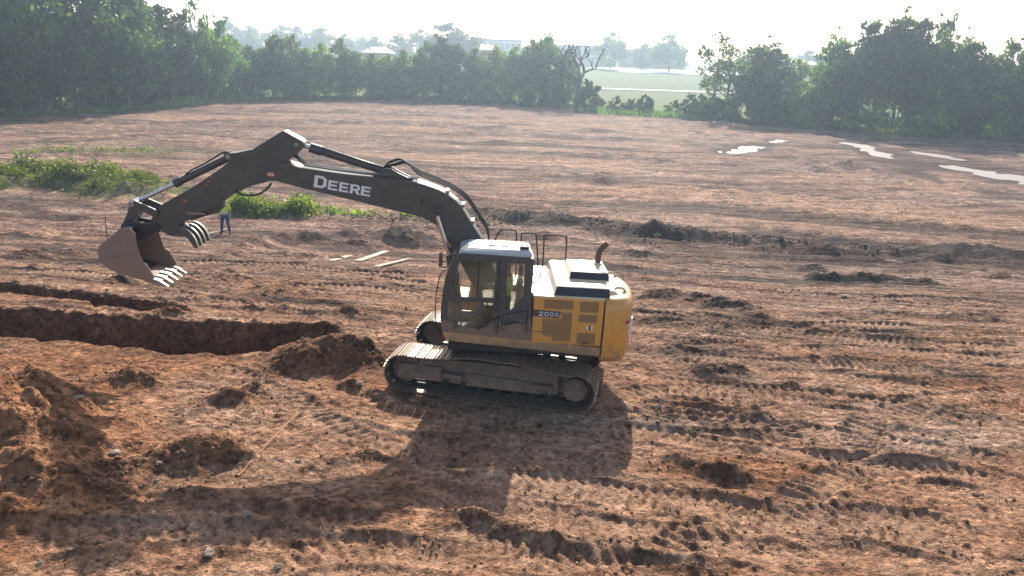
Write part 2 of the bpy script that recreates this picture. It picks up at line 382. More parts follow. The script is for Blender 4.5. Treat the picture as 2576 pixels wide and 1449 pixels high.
for sc_, amt, msk_s, fld in ((6.0, .42, .9, False), (16.0, .45, 1.7, False), (1.7, .5, .2, True)):
    wv_ = N(t, 'ShaderNodeTexVoronoi', Scale=sc_, Randomness=1.0); vv = N(t, 'ShaderNodeVectorMath', operation='ADD'); dn_ = N(t, 'ShaderNodeTexNoise', Scale=sc_*1.6, Detail=2.0); t.links.new(v, dn_.inputs['Vector'])
    sv_ = N(t, 'ShaderNodeVectorMath', operation='SCALE'); sv_.inputs['Scale'].default_value = .55/sc_; t.links.new(dn_.outputs['Color'], sv_.inputs[0]); t.links.new(v, vv.inputs[0]); t.links.new(sv_.outputs[0], vv.inputs[1]); t.links.new(vv.outputs[0], wv_.inputs['Vector'])
    sepv = N(t, 'ShaderNodeSeparateColor'); t.links.new(wv_.outputs['Color'], sepv.inputs[0])
    mk = ramp(t, noise(t, v, msk_s, 4, .6), [(.40, (.15,)), (.58, (amt,))]); fm = N(t, 'ShaderNodeMath', operation='MULTIPLY'); t.links.new(mk, fm.inputs[0])
    if fld: t.links.new(FD.outputs['Fac'], fm.inputs[1])
    else: t.links.new(keep.outputs[0], fm.inputs[1])
    tone = ramp(t, sepv.outputs[0], [(.0, (.38,.36,.35)), (.45, (.92,.92,.92)), (.8, (1.25,1.25,1.25)), (1.0, (2.0,1.95,1.9))])
    c = mixc(t, fm.outputs[0], c, mixc(t, 1.0, c, tone, 'MULTIPLY'))
    if not fld:
        iv = N(t, 'ShaderNodeMath', operation='MULTIPLY_ADD'); t.links.new(wv_.outputs['Distance'], iv.inputs[0]); iv.inputs[1].default_value = -1.0; iv.inputs[2].default_value = 1.0
        hv = N(t, 'ShaderNodeMath', operation='MULTIPLY'); t.links.new(iv.outputs[0], hv.inputs[0]); t.links.new(fm.outputs[0], hv.inputs[1]); hw_ = N(t, 'ShaderNodeMath', operation='MULTIPLY'); hw_.inputs[1].default_value = 9.0/sc_; t.links.new(hv.outputs[0], hw_.inputs[0]); crumb_h.append(hw_.outputs[0])
vo = N(t, 'ShaderNodeTexVoronoi', Scale=17.0); t.links.new(v, vo.inputs['Vector'])
peb = ramp(t, vo.outputs['Distance'], [(.10, (1,)), (.17, (0,))])
pm = N(t, 'ShaderNodeMath', operation='MULTIPLY'); t.links.new(peb, pm.inputs[0]); t.links.new(ramp(t, vo.outputs['Color'], [(.66, (0,)), (.72, (.85,))]), pm.inputs[1])
c = mixc(t, pm.outputs[0], c, mixc(t, .5, c, (.50,.39,.29)))
gcol = ramp(t, nm, [(.3, (.075,.10,.032)), (.55, (.13,.155,.052)), (.8, (.20,.215,.085))])
c = mixc(t, G.outputs['Fac'], c, gcol)
t.links.new(c, b.inputs['Base Color'])
t.links.new(ramp(t, nm, [(.3, (.62,)), (.7, (.92,))]), b.inputs['Roughness']); b.inputs['Specular IOR Level'].default_value = .02
hsum = N(t, 'ShaderNodeMath', operation='MULTIPLY_ADD'); t.links.new(nf, hsum.inputs[0]); hsum.inputs[1].default_value = .6; t.links.new(pm.outputs[0], hsum.inputs[2])
h2 = N(t, 'ShaderNodeMath', operation='MULTIPLY_ADD'); t.links.new(noise(t, v, 26, 3, .6), h2.inputs[0]); h2.inputs[1].default_value = .35; t.links.new(hsum.outputs[0], h2.inputs[2])
h3 = N(t, 'ShaderNodeMath', operation='MULTIPLY_ADD'); t.links.new(nf2, h3.inputs[0]); h3.inputs[1].default_value = .9; t.links.new(h2.outputs[0], h3.inputs[2])
hc = h3.outputs[0]
for q_ in crumb_h:
    ad_ = N(t, 'ShaderNodeMath', operation='ADD'); t.links.new(hc, ad_.inputs[0]); t.links.new(q_, ad_.inputs[1]); hc = ad_.outputs[0]
bump(t, b, hc, 1.0, .11)
b2 = N(t, 'ShaderNodeBump', Strength=.9, Distance=.5); hs = N(t, 'ShaderNodeMath', operation='ADD'); t.links.new(ns, hs.inputs[0]); t.links.new(LASTN, hs.inputs[1]); hm = N(t, 'ShaderNodeMath', operation='MULTIPLY'); t.links.new(hs.outputs[0], hm.inputs[0]); t.links.new(FD.outputs['Fac'], hm.inputs[1]); t.links.new(hm.outputs[0], b2.inputs['Height'])
t.links.new(b2.outputs[0], b.inputs['Normal'].links[0].from_node.inputs['Normal'])
def clodmat(name, c0, c1):
    m, t, b = mat(name); v = coords(t); a = N(t, 'ShaderNodeAttribute', attribute_name='tint'); n = noise(t, v, 12, 4, .65)
    c = mixc(t, a.outputs['Fac'], c0, c1); t.links.new(mixc(t, ramp(t, n, [(.35, (.5,)), (.65, (0,))]), c, tuple(x*.5 for x in c0)), b.inputs['Base Color'])
    b.inputs['Roughness'].default_value = .9; b.inputs['Specular IOR Level'].default_value = .15; bump(t, b, n, .5, .02); M[name] = m
clodmat('clod', (.15,.075,.042), (.38,.23,.135)); clodmat('clod_dark', (.07,.047,.035), (.19,.125,.085)); clodmat('stone', (.20,.145,.105), (.38,.295,.22))
m, t, b = mat('puddle_water'); M['water'] = m
b.inputs['Base Color'].default_value = (.26,.21,.17,1); t.links.new(ramp(t, noise(t, coords(t, 'Object', (.6,1.2,1)), 1.0, 4, .6), [(.35, (.34,)), (.65, (.58,))]), b.inputs['Roughness']); b.inputs['IOR'].default_value = 1.33
bump(t, b, noise(t, coords(t, 'Object', (1,3,1)), 3.0, 3, .5), .05, .02)
def plain(name, a, bcol, rough=.8, scale=.6):
    m, t, b = mat(name); n = noise(t, coords(t), scale, 5, .6); t.links.new(mixc(t, n, a, bcol), b.inputs['Base Color']); b.inputs['Roughness'].default_value = rough; M[name] = m
plain('asphalt', (.30,.29,.28), (.40,.39,.37)); plain('gravel_lot', (.62,.60,.56), (.75,.73,.69)); plain('white_roof', (.70,.70,.70), (.82,.82,.82), .35)
plain('brick_wall', (.20,.13,.10), (.28,.19,.15)); plain('dark_roof', (.10,.10,.11), (.15,.15,.16), .6); plain('pale_wall', (.50,.47,.43), (.60,.57,.52)); plain('pane', (.04,.05,.06), (.07,.08,.09), .1)
# ------------------------------------------------------------------ the ground: one sheet to the horizon
def grow(start, end, step, rate):
    o = []; p = start; s = step
    while p < end: s *= 1+rate; p += s; o.append(p)
    return o
_xr = grow(12.5, 760, .04, .021)
gx = np.array([-q for q in _xr][::-1] + list(np.arange(-12.5, 12.5001, .04)) + _xr)
_yr = grow(27.0, 900, .04, .021); _yl = grow(-8.0, 60, .05, .07)
gy = np.array([-q for q in _yl][::-1] + list(np.arange(8.0, 27.0001, .04)) + _yr)
X, Y = np.meshgrid(gx, gy)
def polyw(pts): return np.array([at(*p) for p in pts])
def seg_dist(Xa, Ya, P):
    """distance to a polyline, signed side and arclength"""
    best = np.full(Xa.shape, 1e9); sarc = np.zeros(Xa.shape); side = np.zeros(Xa.shape); acc = 0.0
    for (x0, y0), (x1, y1) in zip(P[:-1], P[1:]):
        dx, dy = x1-x0, y1-y0; L = math.hypot(dx, dy); t_ = np.clip(((Xa-x0)*dx+(Ya-y0)*dy)/(L*L), 0, 1)
        qx, qy = Xa-(x0+t_*dx), Ya-(y0+t_*dy); d = np.hypot(qx, qy); m = d < best
        best = np.where(m, d, best); sarc = np.where(m, acc+t_*L, sarc); side = np.where(m, np.sign(dx*qy-dy*qx), side); acc += L
    return best, sarc, side, acc
def near(P, pad):
    x0, y0 = P.min(0)-pad; x1, y1 = P.max(0)+pad
    i0, i1 = np.searchsorted(gy, y0), np.searchsorted(gy, y1); j0, j1 = np.searchsorted(gx, x0), np.searchsorted(gx, x1)
    return (slice(i0, i1+1), slice(j0, j1+1))
_edge = polyw([(0,296),(200,287),(400,272),(600,254),(900,250),(1100,252),(1300,262),(1450,272),(1560,284),(1750,298),(2000,322),(2300,345),(2576,358)])
_ex = np.concatenate([[-760, -90], _edge[:, 0], [80, 760]]); _ey = np.concatenate([[66, 66], _edge[:, 1], [80, 74]])
def edge_y(x): return np.interp(x, _ex, _ey)
def land(Xa, Ya):
    return zb(Xa, Ya)
Z = zb(X, Y)
site = 1-sst(-1.5, 2.5, Y-edge_y(X)+2.0*fbm(X/5, Y/5, 3, 5))
nearm = 1-sst(24, 60, Y)
und = fbm(X/7.0, Y/5.0, 3, 1)
Z += site*und*(.05+.05*(1-nearm))
# scrape marks left by blades: long, thin, mostly across the view, sweeping round in the far field
ang = R(-7)+.35*fbm(X/38, Y/30, 2, 9)*sst(25, 60, Y)
U_ = X*np.cos(ang)+Y*np.sin(ang); V_ = -X*np.sin(ang)+Y*np.cos(ang)
scr = fbm(U_*.16, V_*1.15, 4, 21, .6)
far_s = sst(26, 40, Y)
Z += site*scr*(.030+.075*far_s)
Z += site*fbm(U_*.05, V_*.30, 4, 33, .6)*.09*far_s
for k in range(3): Z += site*far_s*.30*np.clip(1-np.abs(gn(U_*.035+k*7, V_*(.16+.08*k), 34+k))*2.2, 0, 1)**5*np.clip(fbm(U_*.05, V_*.12, 2, 37+k)+.35, 0, 1)
rough = np.clip(.55+.9*fbm(X/2.6, Y/2.0, 3, 40), .08, 1.6)
Zs = Z.copy()
Z += site*rough*(.032*fbm(X/.62, Y/.5, 3, 50)+(.030*np.abs(gn(X/.30, Y/.24, 61))+.020*fbm(X/.15, Y/.13, 2, 60))*nearm)
for k in range(3):      # tumbled crumbs and shallow scoops
    Z += site*nearm*.045*np.clip(fbm(X/(1.1+.5*k), Y/(.55+.2*k), 3, 62+k)-.25, 0, 1)*(.6+np.abs(gn(X/.16, Y/.14, 66+k)))
Z += (1-site)*.12*fbm(X/3, Y/3, 3, 70)
soilR = np.clip(.20+.38*fbm(X/3.5, Y/2.6, 3, 80)+.22*(1-sst(12, 26, Y)), 0, .8)*site
soilT = np.clip(.10+.9*fbm(X/5.0, Y/1.8, 3, 90), 0, 1)*site
soilD = np.clip(.9*fbm(X/3.2, Y/1.1, 4, 95)-.22, 0, .5)*site*sst(13, 20, Y)*(1-.5*sst(30, 45, Y)); looseness = np.zeros_like(X)
fs1 = fbm(U_*.022, V_*.16, 5, 301, .62); fs2 = fbm(U_*.05+9, V_*.42, 4, 307, .62); fs3 = fbm(U_*.03+31, V_*.2, 5, 313, .62)
frm = site*sst(22, 32, Y)
soilT = soilT*(1-frm)+frm*np.clip(.05+1.5*fs1+.9*fs2, 0, .95); soilD = soilD*(1-.8*frm)+frm*np.clip(1.5*fs3-1.0*fs2-.15, 0, .7)
nst = site*(1-frm)*sst(14, 19, Y); ns_ = fbm(U_*.10, V_*.8, 4, 317, .6); soilT += nst*np.clip(1.3*ns_-.1, 0, .8); soilD += nst*np.clip(-1.3*ns_-.25, 0, .5); Z += nst*.07*ns_
# tint of whole areas
for px, py, rx, ry, r_, t_ in ((820,1010,2.2,1.6,.5,.3),(1000,1100,3,1.0,.1,.8),(1500,1290,3.5,1.2,.05,.8),(150,870,4,1.3,.7,.2),(550,760,5,2.2,.3,.45),(100,1150,2.2,2.4,1.0,-.4),
                              (300,900,2.5,.8,.8,.0),(2100,1250,4,2,.45,.2),(2300,900,5,3,.35,.0),(1950,1330,2.5,1,.1,.5),(1350,1420,3,.8,.2,.6),(700,1390,4,.9,.15,.7),(1250,1240,3,.7,0,.7),(250,1420,2,.8,.2,.7),(1500,560,16,5,-.3,.75),(2300,560,16,4,-.3,.8),(700,470,10,3,-.2,.6),(900,700,5,1.5,.35,.3)):
    cx, cy = at(px, py); g = np.exp(-((X-cx)/rx)**2-((Y-cy)/ry)**2)
    soilR += r_*g; soilT += t_*g*(.6+.8*fbm(X/1.3, Y/.8, 3, 91))
soilR *= (1-.6*sst(22, 45, Y))
for px, py, rx, ry, dk in ((1900,700,7,3.0,.45),(2350,720,6,3.0,.35),(1800,800,4,1.6,.3),(1500,640,5,2,.4),(250,650,5,2,.3),(1100,600,4,1.6,.4),(2300,420,22,9,.28),(1250,330,30,16,.12),(200,315,30,8,.2),(250,1180,1.6,1.6,.35)):
    cx, cy = at(px, py); soilD += dk*np.exp(-((X-cx)/rx)**2-((Y-cy)/ry)**2)*np.clip(.7+1.3*fbm(X/2.2, Y/.7, 3, 97), 0, 1.4)
# --- crawler imprints: rows of grouser marks
IMP = [[(690,975),(760,1030),(860,1090),(1010,1135),(1250,1170)], [(1150,1000),(1350,1045),(1500,1075),(1700,1108),(2000,1150),(2400,1190)], [(830,1075),(1000,1110),(1200,1140),(1420,1165),(1600,1190)], [(1030,1170),(1250,1205),(1500,1235),(1750,1270),(2000,1310)],
 [(1020,1240),(1180,1268),(1400,1308),(1560,1338),(1760,1368),(1950,1400)], [(1570,905),(1750,912),(1900,930),(2080,945),(2400,985)], [(1590,790),(1720,800),(1880,828),(2200,862),(2576,880)], [(1590,690),(1800,712),(2050,738),(2300,765),(2576,780)],
 [(1620,960),(1900,985),(2150,1010),(2400,1050),(2576,1075)], [(1580,860),(1700,885),(1850,905),(2100,915),(2400,930)], [(2000,885),(2200,880),(2400,900),(2576,905)], [(1560,670),(1750,690),(2000,700),(2300,705)], [(2080,760),(2300,750),(2560,770)],
 [(560,745),(760,722),(1000,735),(1100,760)], [(400,740),(520,760),(700,770),(900,800)], [(450,690),(600,668),(760,675),(1080,695)], [(300,640),(420,655),(560,660),(800,668)], [(2150,660),(2350,672),(2576,690)], [(1900,840),(2100,820),(2330,830)],
 [(1000,1345),(1150,1372),(1350,1402),(1500,1430)], [(2010,1240),(2060,1290),(2100,1340)], [(1650,1240),(1900,1290),(2200,1330),(2500,1400)], [(0,1370),(300,1345),(600,1350),(900,1385)], [(0,680),(200,690),(400,715)], [(1720,1040),(2000,1085),(2300,1120),(2576,1170)],
 [(500,920),(600,950),(690,1010)], [(1100,530),(1350,500),(1600,492)], [(820,690),(950,700),(1090,722)], [(2300,1250),(2420,1290),(2576,1330)], [(350,1290),(600,1315),(900,1330),(1000,1345)], [(2576,1230),(2350,1180),(2150,1195),(2020,1250),(1990,1320),(2050,1400)], [(2576,985),(2350,1010),(2200,1060),(2160,1120),(2230,1190)], [(1640,1430),(1750,1350),(1950,1310),(2200,1300),(2450,1340)], [(1560,1000),(1700,985),(1850,1000),(1960,1060),(2000,1130)], [(1300,1449),(1450,1400),(1650,1390),(1850,1420)], [(640,1440),(800,1395),(1000,1385),(1200,1420)]]
prnt = np.zeros_like(X)
for k, pl in enumerate(IMP):
    P = polyw(spl(pl, 4)); S = near(P, 1.0); xs, ys = X[S], Y[S]; d, s, sd_, L = seg_dist(xs, ys, P)
    band = (1-sst(.30, .37, d+.03*fbm(xs/.5, ys/.5, 2, 150)))*sst(0, .8, s)*sst(0, .8, L-s)*np.clip(.85+.8*fbm(xs/1.6, ys/1.0, 2, 151+k), .15, 1)
    sk = s+(.35*np.abs(d*sd_)*(1 if k % 2 else -1) if k % 3 == 0 else .22*d*sd_)
    wv = np.cos(2*math.pi*sk/.205); wv = np.clip((wv-.25)*2.2, -1, 1)
    Z[S] = Z[S]*(1-.7*band)+(Zs[S]+.012*fbm(xs/.4, ys/.4, 2, 153)-.02)*.7*band+band*.030*wv*np.clip(.8+.6*fbm(xs/.6, ys/.5, 2, 155), 0, 1.2); soilT[S] += .38*band; soilD[S] *= 1-.5*band; soilR[S] *= 1-.35*band
    prnt[S] = np.maximum(prnt[S], band)
    ed = np.exp(-((d-.41)/.06)**2)*sst(0, .5, s)*sst(0, .5, L-s)*np.clip(.7+.8*fbm(xs/.8, ys/.6, 2, 154+k), 0, 1.3); Z[S] += .04*ed; soilD[S] += .2*ed; looseness[S] += .35*ed
# --- windrows and ruts: polyline (seen at), half width, height, darkness
WIND = [([(1070,1290),(1200,1322),(1340,1352),(1500,1378),(1700,1415),(1900,1446)], .16, .20, .85),
 ([(1600,1152),(1720,1172),(1830,1202),(1950,1234)], .15, .18, .75), ([(1590,1085),(1700,1105),(1850,1130),(1990,1150)], .12, .08, .3),
 ([(1690,950),(1780,938),(1860,942),(1960,962)], .24, .20, .6), ([(2060,908),(2140,898),(2230,908)], .16, .10, .4),
 ([(1590,738),(1700,752),(1830,777),(1960,806)], .45, .30, .95), ([(1540,645),(1700,660),(1900,672),(2100,680)], .45, .30, .95),
 ([(2000,700),(2200,710),(2400,722)], .4, .32, .8), ([(1590,800),(1750,828),(1900,850)], .35, .28, .8), ([(1650,870),(1800,862),(1960,880)], .2, .12, .45),
 ([(2150,780),(2350,800),(2576,815)], .25, .13, .35), ([(2050,830),(2250,855),(2400,862)], .18, .12, .35), ([(2250,1000),(2400,1040),(2576,1060)], .14, .09, .3),
 ([(1720,1235),(1800,1260),(1950,1300)], .1, .07, .2), ([(1900,1355),(1990,1370),(2080,1392)], .17, .15, .6), ([(2050,1440),(2200,1449)], .14, .12, .6),
 ([(600,628),(720,612),(850,608),(920,600)], .5, .42, .3), ([(500,655),(620,640),(760,650),(900,652)], .3, .18, .35), ([(0,655),(120,642),(260,640)], .45, .2, .35),
 ([(0,600),(150,590),(330,600)], .4, .18, .3), ([(380,700),(520,690),(640,688)], .35, .15, .3), ([(300,730),(420,735),(560,740)], .25, .12, .3), ([(560,770),(700,778),(860,790)], .2, .11, .2),
 ([(800,1000),(880,975),(960,1010),(1010,1030)], .2, .2, .45), ([(690,1190),(820,1165),(950,1150),(1090,1130)], .16, .1, .3), ([(330,1215),(520,1240),(700,1270),(960,1290)], .12, .07, .3),
 ([(1600,1320),(1750,1340),(1900,1330)], .1, .05, .1), ([(40,1400),(150,1380),(330,1390)], .2, .1, .3), ([(1100,880),(1030,870)], .1, .1, .2),
 ([(1240,560),(1330,545),(1420,548)], .5, .25, .6), ([(1500,700),(1600,705),(1800,722)], .3, .14, .4), ([(900,500),(1100,515),(1300,520)], .6, .12, .1)]
for pl, wd, hh, dk in WIND:
    P = polyw(pl); S = near(P, wd*5+1.0); xs, ys = X[S], Y[S]
    xj = xs+.10*fbm(xs/1.4, ys/1.2, 2, 101); yj = ys+.13*fbm(xs/1.4, ys/1.2, 2, 102)+.03*fbm(xs/.3, ys/.3, 2, 106)
    d, s, sd_, L = seg_dist(xj, yj, P)
    en = sst(0, .9, s)*sst(0, .9, L-s)*.95+.05
    g = np.exp(-(d/wd)**2)*en*np.clip(.85+.4*fbm(xs/.9, ys/.5, 3, 103+int(abs(pl[0][0]))), .45, 1.4)
    Z[S] += hh*g+g*.03*fbm(xs/.13, ys/.13, 2, 104); soilD[S] += .75*dk*np.clip(np.exp(-(d/(wd*1.8))**2)*en*(.6+.8*fbm(xs/.8, ys/.5, 3, 105)), 0, 1); looseness[S] += g
RUTS = [[(1590,705),(1850,728),(2150,745),(2576,760)], [(1590,770),(1900,812),(2250,838),(2576,850)], [(1560,880),(1900,895),(2250,930),(2576,945)], [(1620,925),(1950,1000),(2250,1040),(2576,1045)], [(1600,1090),(1900,1120),(2200,1165),(2576,1200)], [(1650,1180),(1950,1245),(2200,1290),(2500,1320)],
 [(300,1330),(650,1352),(1000,1390),(1300,1440)], [(1560,660),(1900,680),(2300,690),(2576,705)], [(2000,800),(2200,790),(2400,800),(2576,790)], [(1900,1380),(2150,1390),(2400,1420),(2576,1445)], [(400,715),(700,705),(1000,720),(1100,740)], [(0,630),(250,615),(500,622),(800,650)], [(300,770),(560,758),(800,765),(1050,800)], [(2100,1060),(2300,1100),(2576,1110)], [(1300,1180),(1600,1225),(1900,1280),(2300,1330)], [(0,700),(200,665),(450,660)], [(850,960),(700,950),(500,935)]]
for k, pl in enumerate(RUTS):
    P = polyw(spl(pl, 4)); S = near(P, 1.4); xs, ys = X[S], Y[S]; d, s, sd_, L = seg_dist(xs+.1*fbm(xs/1.2, ys/1.2, 2, 108), ys+.1*fbm(xs/1.2, ys/1.2, 2, 109), P)
    en = sst(0, 1.5, s)*sst(0, 1.5, L-s)*np.clip(.8+.3*fbm(xs/2.5, ys/1.5, 2, 190+k), .5, 1.1)
    gr = np.exp(-(d/.22)**2); rg = np.exp(-((d-.40)/.13)**2)*np.where(sd_ > 0, 1, .6)
    Z[S] += en*(-.05*gr+.05*rg*(1+.4*fbm(xs/.4, ys/.3, 2, 191))); soilD[S] += en*(.22*rg+.08*gr); soilT[S] += .25*en*gr; looseness[S] += .25*en*rg
# rows of ruts beside the windrow on the right
for k in range(6):
    P = polyw([(1620-10*k, 998+13*k), (1780, 1013+15*k), (1960+22*k, 1042+12*k)]); S = near(P, 1); xs, ys = X[S], Y[S]
    d, s, sd_, L = seg_dist(xs, ys+.05*fbm(xs/.5, ys/.5, 2, 110+k), P); g = np.exp(-(d/.075)**2)*sst(0, .5, s)*sst(0, .5, L-s)
    Z[S] += .10*g*(.6+.6*fbm(xs/.2, ys/.2, 2, 111)); soilD[S] += .5*g*np.ones_like(xs); looseness[S] += .6*g
# dark debris berm across the middle of the site
P = polyw([(1215,538),(1400,558),(1600,592),(1800,606),(2000,624),(2200,637),(2400,648),(2620,660)]); S = near(P, 6); xs, ys = X[S], Y[S]
d, s, sd_, L = seg_dist(xs+.7*fbm(xs/2, ys/2, 2, 120), ys+.9*fbm(xs/2.5, ys/2, 3, 121), P)
g = np.exp(-(d/.9)**2)*np.clip(.85+.35*fbm(xs/1.6, ys/1.2, 3, 122), .2, 1.5)
Z[S] += .52*g+.10*g*fbm(xs/.35, ys/.3, 3, 123); soilD[S] += .92*(1-sst(1.5, 2.9, d))*np.clip(.85+.5*fbm(xs/1.6, ys/.6, 3, 124), .3, 1); looseness[S] += g
P = polyw([(900,548),(1050,556),(1200,560)]); S = near(P, 5); xs, ys = X[S], Y[S]; d, s, sd_, L = seg_dist(xs, ys, P)
g = np.exp(-(d/1.6)**2); Z[S] += .25*g*(1+fbm(xs/.7, ys/.7, 3, 125)); soilD[S] += .55*g; looseness[S] += .8*g
# --- mounds: seen at, radius across, radius in depth, height, red, dark
for px, py, rx, ry, hh, rd, dk in ((835,905,.95,.48,.55,.25,.35), (760,925,.6,.33,.34,.3,.3), (905,915,.5,.33,.30,.2,.4), (1005,616,1.7,.9,.80,.1,.40), (900,622,1.3,.6,.38,.3,.25),
        (-10,1140,1.25,1.25,1.15,1.1,-.8), (80,1250,.75,.7,.55,1.1,-.8), (-60,1010,1.2,.9,.6,.9,-.3), (105,1020,.55,.6,.35,.8,-.3),
        (515,1160,.55,.40,.34,.5,.0), (440,1165,.45,.3,.2,.35,.15), (590,1160,.3,.2,.18,.3,.2), (580,1010,.5,.25,.24,.4,.1), (640,985,.25,.16,.18,.4,.1), (330,960,.6,.3,.25,.3,.3),
        (230,1240,.4,.3,.2,.2,.5), (330,1190,.5,.25,.16,.2,.5), (2135,425,1.8,1.2,.75,.1,.55), (2060,430,1.2,.9,.4,.1,.5), (2240,450,1.8,1.0,.4,.1,.4), (980,252,3.4,2.0,1.0,.3,.1), (1080,256,2.2,1.5,.6,.3,.1),
        (1250,362,1.5,.8,.25,0,.4), (1660,590,.7,.5,.35,0,.7), (1640,595,.5,.4,.4,0,.6), (430,800,.5,.2,.2,.3,.2), (300,712,.4,.3,.25,.1,.5), (2390,700,.5,.3,.12,.1,.4), (1990,975,.3,.2,.1,.2,.2), (880,785,.4,.25,.15,.3,.2)):
    cx, cy = at(px, py); P = np.array([(cx, cy)]); S = near(P, 3.2*max(rx, ry)); xs, ys = X[S], Y[S]
    q = np.hypot((xs-cx)/rx+.25*fbm(xs/.6, ys/.6, 2, 130), (ys-cy)/ry+.25*fbm(xs/.6, ys/.6, 2, 131))
    g = np.exp(-1.05*q**2)*(q < 2.2)
    rsz = min(1, rx)
    Z[S] += hh*g*(1+.16*fbm(xs/(.35*rsz+.1), ys/(.35*rsz+.1), 3, 132))+.022*np.clip(g*3, 0, 1)*fbm(xs/.14, ys/.14, 2, 133)*(cy < 40)
    soilR[S] += rd*np.clip(g*1.6, 0, 1); soilD[S] += .6*dk*np.clip(g*1.6, 0, 1); soilT[S] *= 1-np.clip(g*2, 0, .8); looseness[S] += np.clip(g*1.5, 0, 1)
# --- trenches: far rim and near rim
for farp, nearp, dep in (([(-60,781),(0,783),(300,805),(500,820),(700,825),(822,824)], [(-60,836),(0,838),(200,855),(400,880),(560,890),(700,892),(822,868)], 1.25),
                         ([(30,720),(130,735),(300,752),(440,775),(465,785)], [(30,738),(150,757),(300,780),(440,797),(465,799)], .55)):
    A_, B_ = polyw(farp), polyw(nearp); S = near(np.vstack([A_, B_]), 2); xs, ys = X[S], Y[S]
    yf = np.interp(xs, A_[:, 0], A_[:, 1])+.10*fbm(xs/.5, xs*0+1, 3, 140)+.03*np.cos(2*math.pi*xs/.27)*np.clip(.6+fbm(xs/.8, xs*0+3, 2, 146), 0, 1); yn = np.interp(xs, B_[:, 0], B_[:, 1])+.12*fbm(xs/.6, xs*0+5, 3, 141)
    xe = B_[-1, 0]
    m_ = sst(-.10, .12, ys-yn)*sst(-.02, .10, yf-ys)*(1-sst(xe-.35, xe+.15, xs+.15*fbm(xs/.3, ys/.3, 2, 142)))
    x0e = B_[0, 0]
    if x0e > -9.5: m_ = m_*sst(x0e-.2, x0e+.5, xs)
    Z[S] -= dep*m_*(.97+.06*fbm(xs/.4, ys/.4, 3, 143)); mc = sst(-.25, 0, ys-yn)*sst(-.16, -.04, yf-ys)*(1-sst(xe-.2, xe+.2, xs)); soilR[S] = soilR[S]*(1-mc)+.9*mc; soilT[S] *= 1-mc; soilD[S] = soilD[S]*(1-mc)+.45*mc  # trench soil coloured redder, plus painted darkening for the shade inside
    lip = np.exp(-((ys-yf-.12)/.2)**2)*(xs < xe); Z[S] += .07*lip*(1+fbm(xs/.3, ys/.3, 3, 145)); looseness[S] += .6*lip
    lip2 = np.exp(-((yn-.25-ys)/.3)**2)*(xs < xe); soilR[S] += .6*lip2; soilT[S] += .35*lip2
# --- puddle hollows
PUD = [([(2140,360),(2175,370),(2235,393),(2300,420)], 2.0, 'long pale puddle running towards the dirt heap on the right'), ([(2300,381),(2370,392),(2430,405)], 1.6, 'narrow puddle in the wheel rut beyond the long pool at the right'),
       ([(2430,424),(2500,436),(2600,458)], 3.4, 'largest pool of muddy water, cut by the right edge of the picture'), ([(1842,384),(1866,377),(1895,368)], 1.6, 'short bright puddle left of the small bright one in mid field'),
       ([(1945,357),(1967,352)], 1.2, 'smallest bright puddle in the middle of the far field'), ([(2490,379),(2580,384)], 1.3, 'thin sliver of water close to the right tree clump')]
puddles = []
for pl, hw, lab in PUD:
    P = polyw(pl); S = near(P, 16); xs, ys = X[S], Y[S]; d, s, sd_, L = seg_dist(xs, ys, P)
    dn = d+.6*hw*fbm(xs/(1.0*hw), ys/(.8*hw), 4, 160); lvl = float(np.min(zb(P[:, 0], P[:, 1])))-.06
    k_ = 1-sst(hw*1.4, hw*2.4+1.5, d); flat = zb(xs, ys)+.16*np.clip(dn/hw-.95, -1.4, .9)+.02*fbm(xs/.5, ys/.4, 2, 161)
    Z[S] = Z[S]*(1-k_)+flat*k_; wet = 1-sst(hw*.8, hw*1.9, dn); soilD[S] = np.maximum(soilD[S], .1*k_+.7*wet); soilT[S] *= 1-np.clip(.5*k_+.5*wet, 0, 1); soilR[S] *= 1-.5*k_
    puddles.append((P, hw*2.3, lvl, lab))
# --- the ground the machine stands on is pressed level under its tracks
MX, MY, MA, MTP, MTR, MSW = -0.2023, 16.718, 0.155362, 0.033507, 0.012915, 0.198214
fx = -np.cos(MA)*(X-MX)+np.sin(MA)*(Y-MY); fy = -np.sin(MA)*(X-MX)-np.cos(MA)*(Y-MY)
plane = fx*math.tan(MTP)+fy*math.tan(MTR)
pad = (1-sst(2.0, 2.7, np.abs(fx)))*(1-sst(1.62, 2.15, np.abs(fy)))
Z = Z*(1-pad)+(plane-.012+.012*fbm(X/.3, Y/.3, 2, 170))*pad
wk = np.array(at(568, 590)); k_ = np.exp(-((X-wk[0])/1.2)**2-((Y-wk[1])/1.2)**2); Z = Z*(1-k_)+zb(X, Y)*k_
grassA = (1-site)*np.ones_like(X)
# green bank on the left and the weedy strip behind the boom
BANKS = [([(-80,470),(80,455),(210,462),(310,478),(360,486)], 2.6, .55), ([(600,535),(680,538),(760,535),(810,540)], 1.3, .3)]
for pl, wd, hh in BANKS:
    P = polyw(pl); S = near(P, 8); xs, ys = X[S], Y[S]; d, s, sd_, L = seg_dist(xs, ys, P); dn = d+.6*fbm(xs/1.2, ys/1.2, 3, 180)
    g = 1-sst(wd*.55, wd*1.15, dn); Z[S] += hh*g; grassA[S] = np.maximum(grassA[S], .7*(1-sst(wd*.8, wd*1.5, dn))); looseness[S] *= 1-g
cx, cy = at(300, 375); g = np.exp(-((X-cx)/14)**2-((Y-cy)/3.5)**2); grassA = np.maximum(grassA, .35*g*np.clip(.5+fbm(X/2, Y/1, 3, 181), 0, 1))
soilR *= 1-.45*np.clip(soilT, 0, 1)
soil = np.stack([np.clip(soilR, 0, 1), np.clip(soilT, 0, 1)*.8, np.clip(soilD*.9, 0, .9), np.ones_like(X)], -1)
ny, nx = X.shape; NG = nx*ny
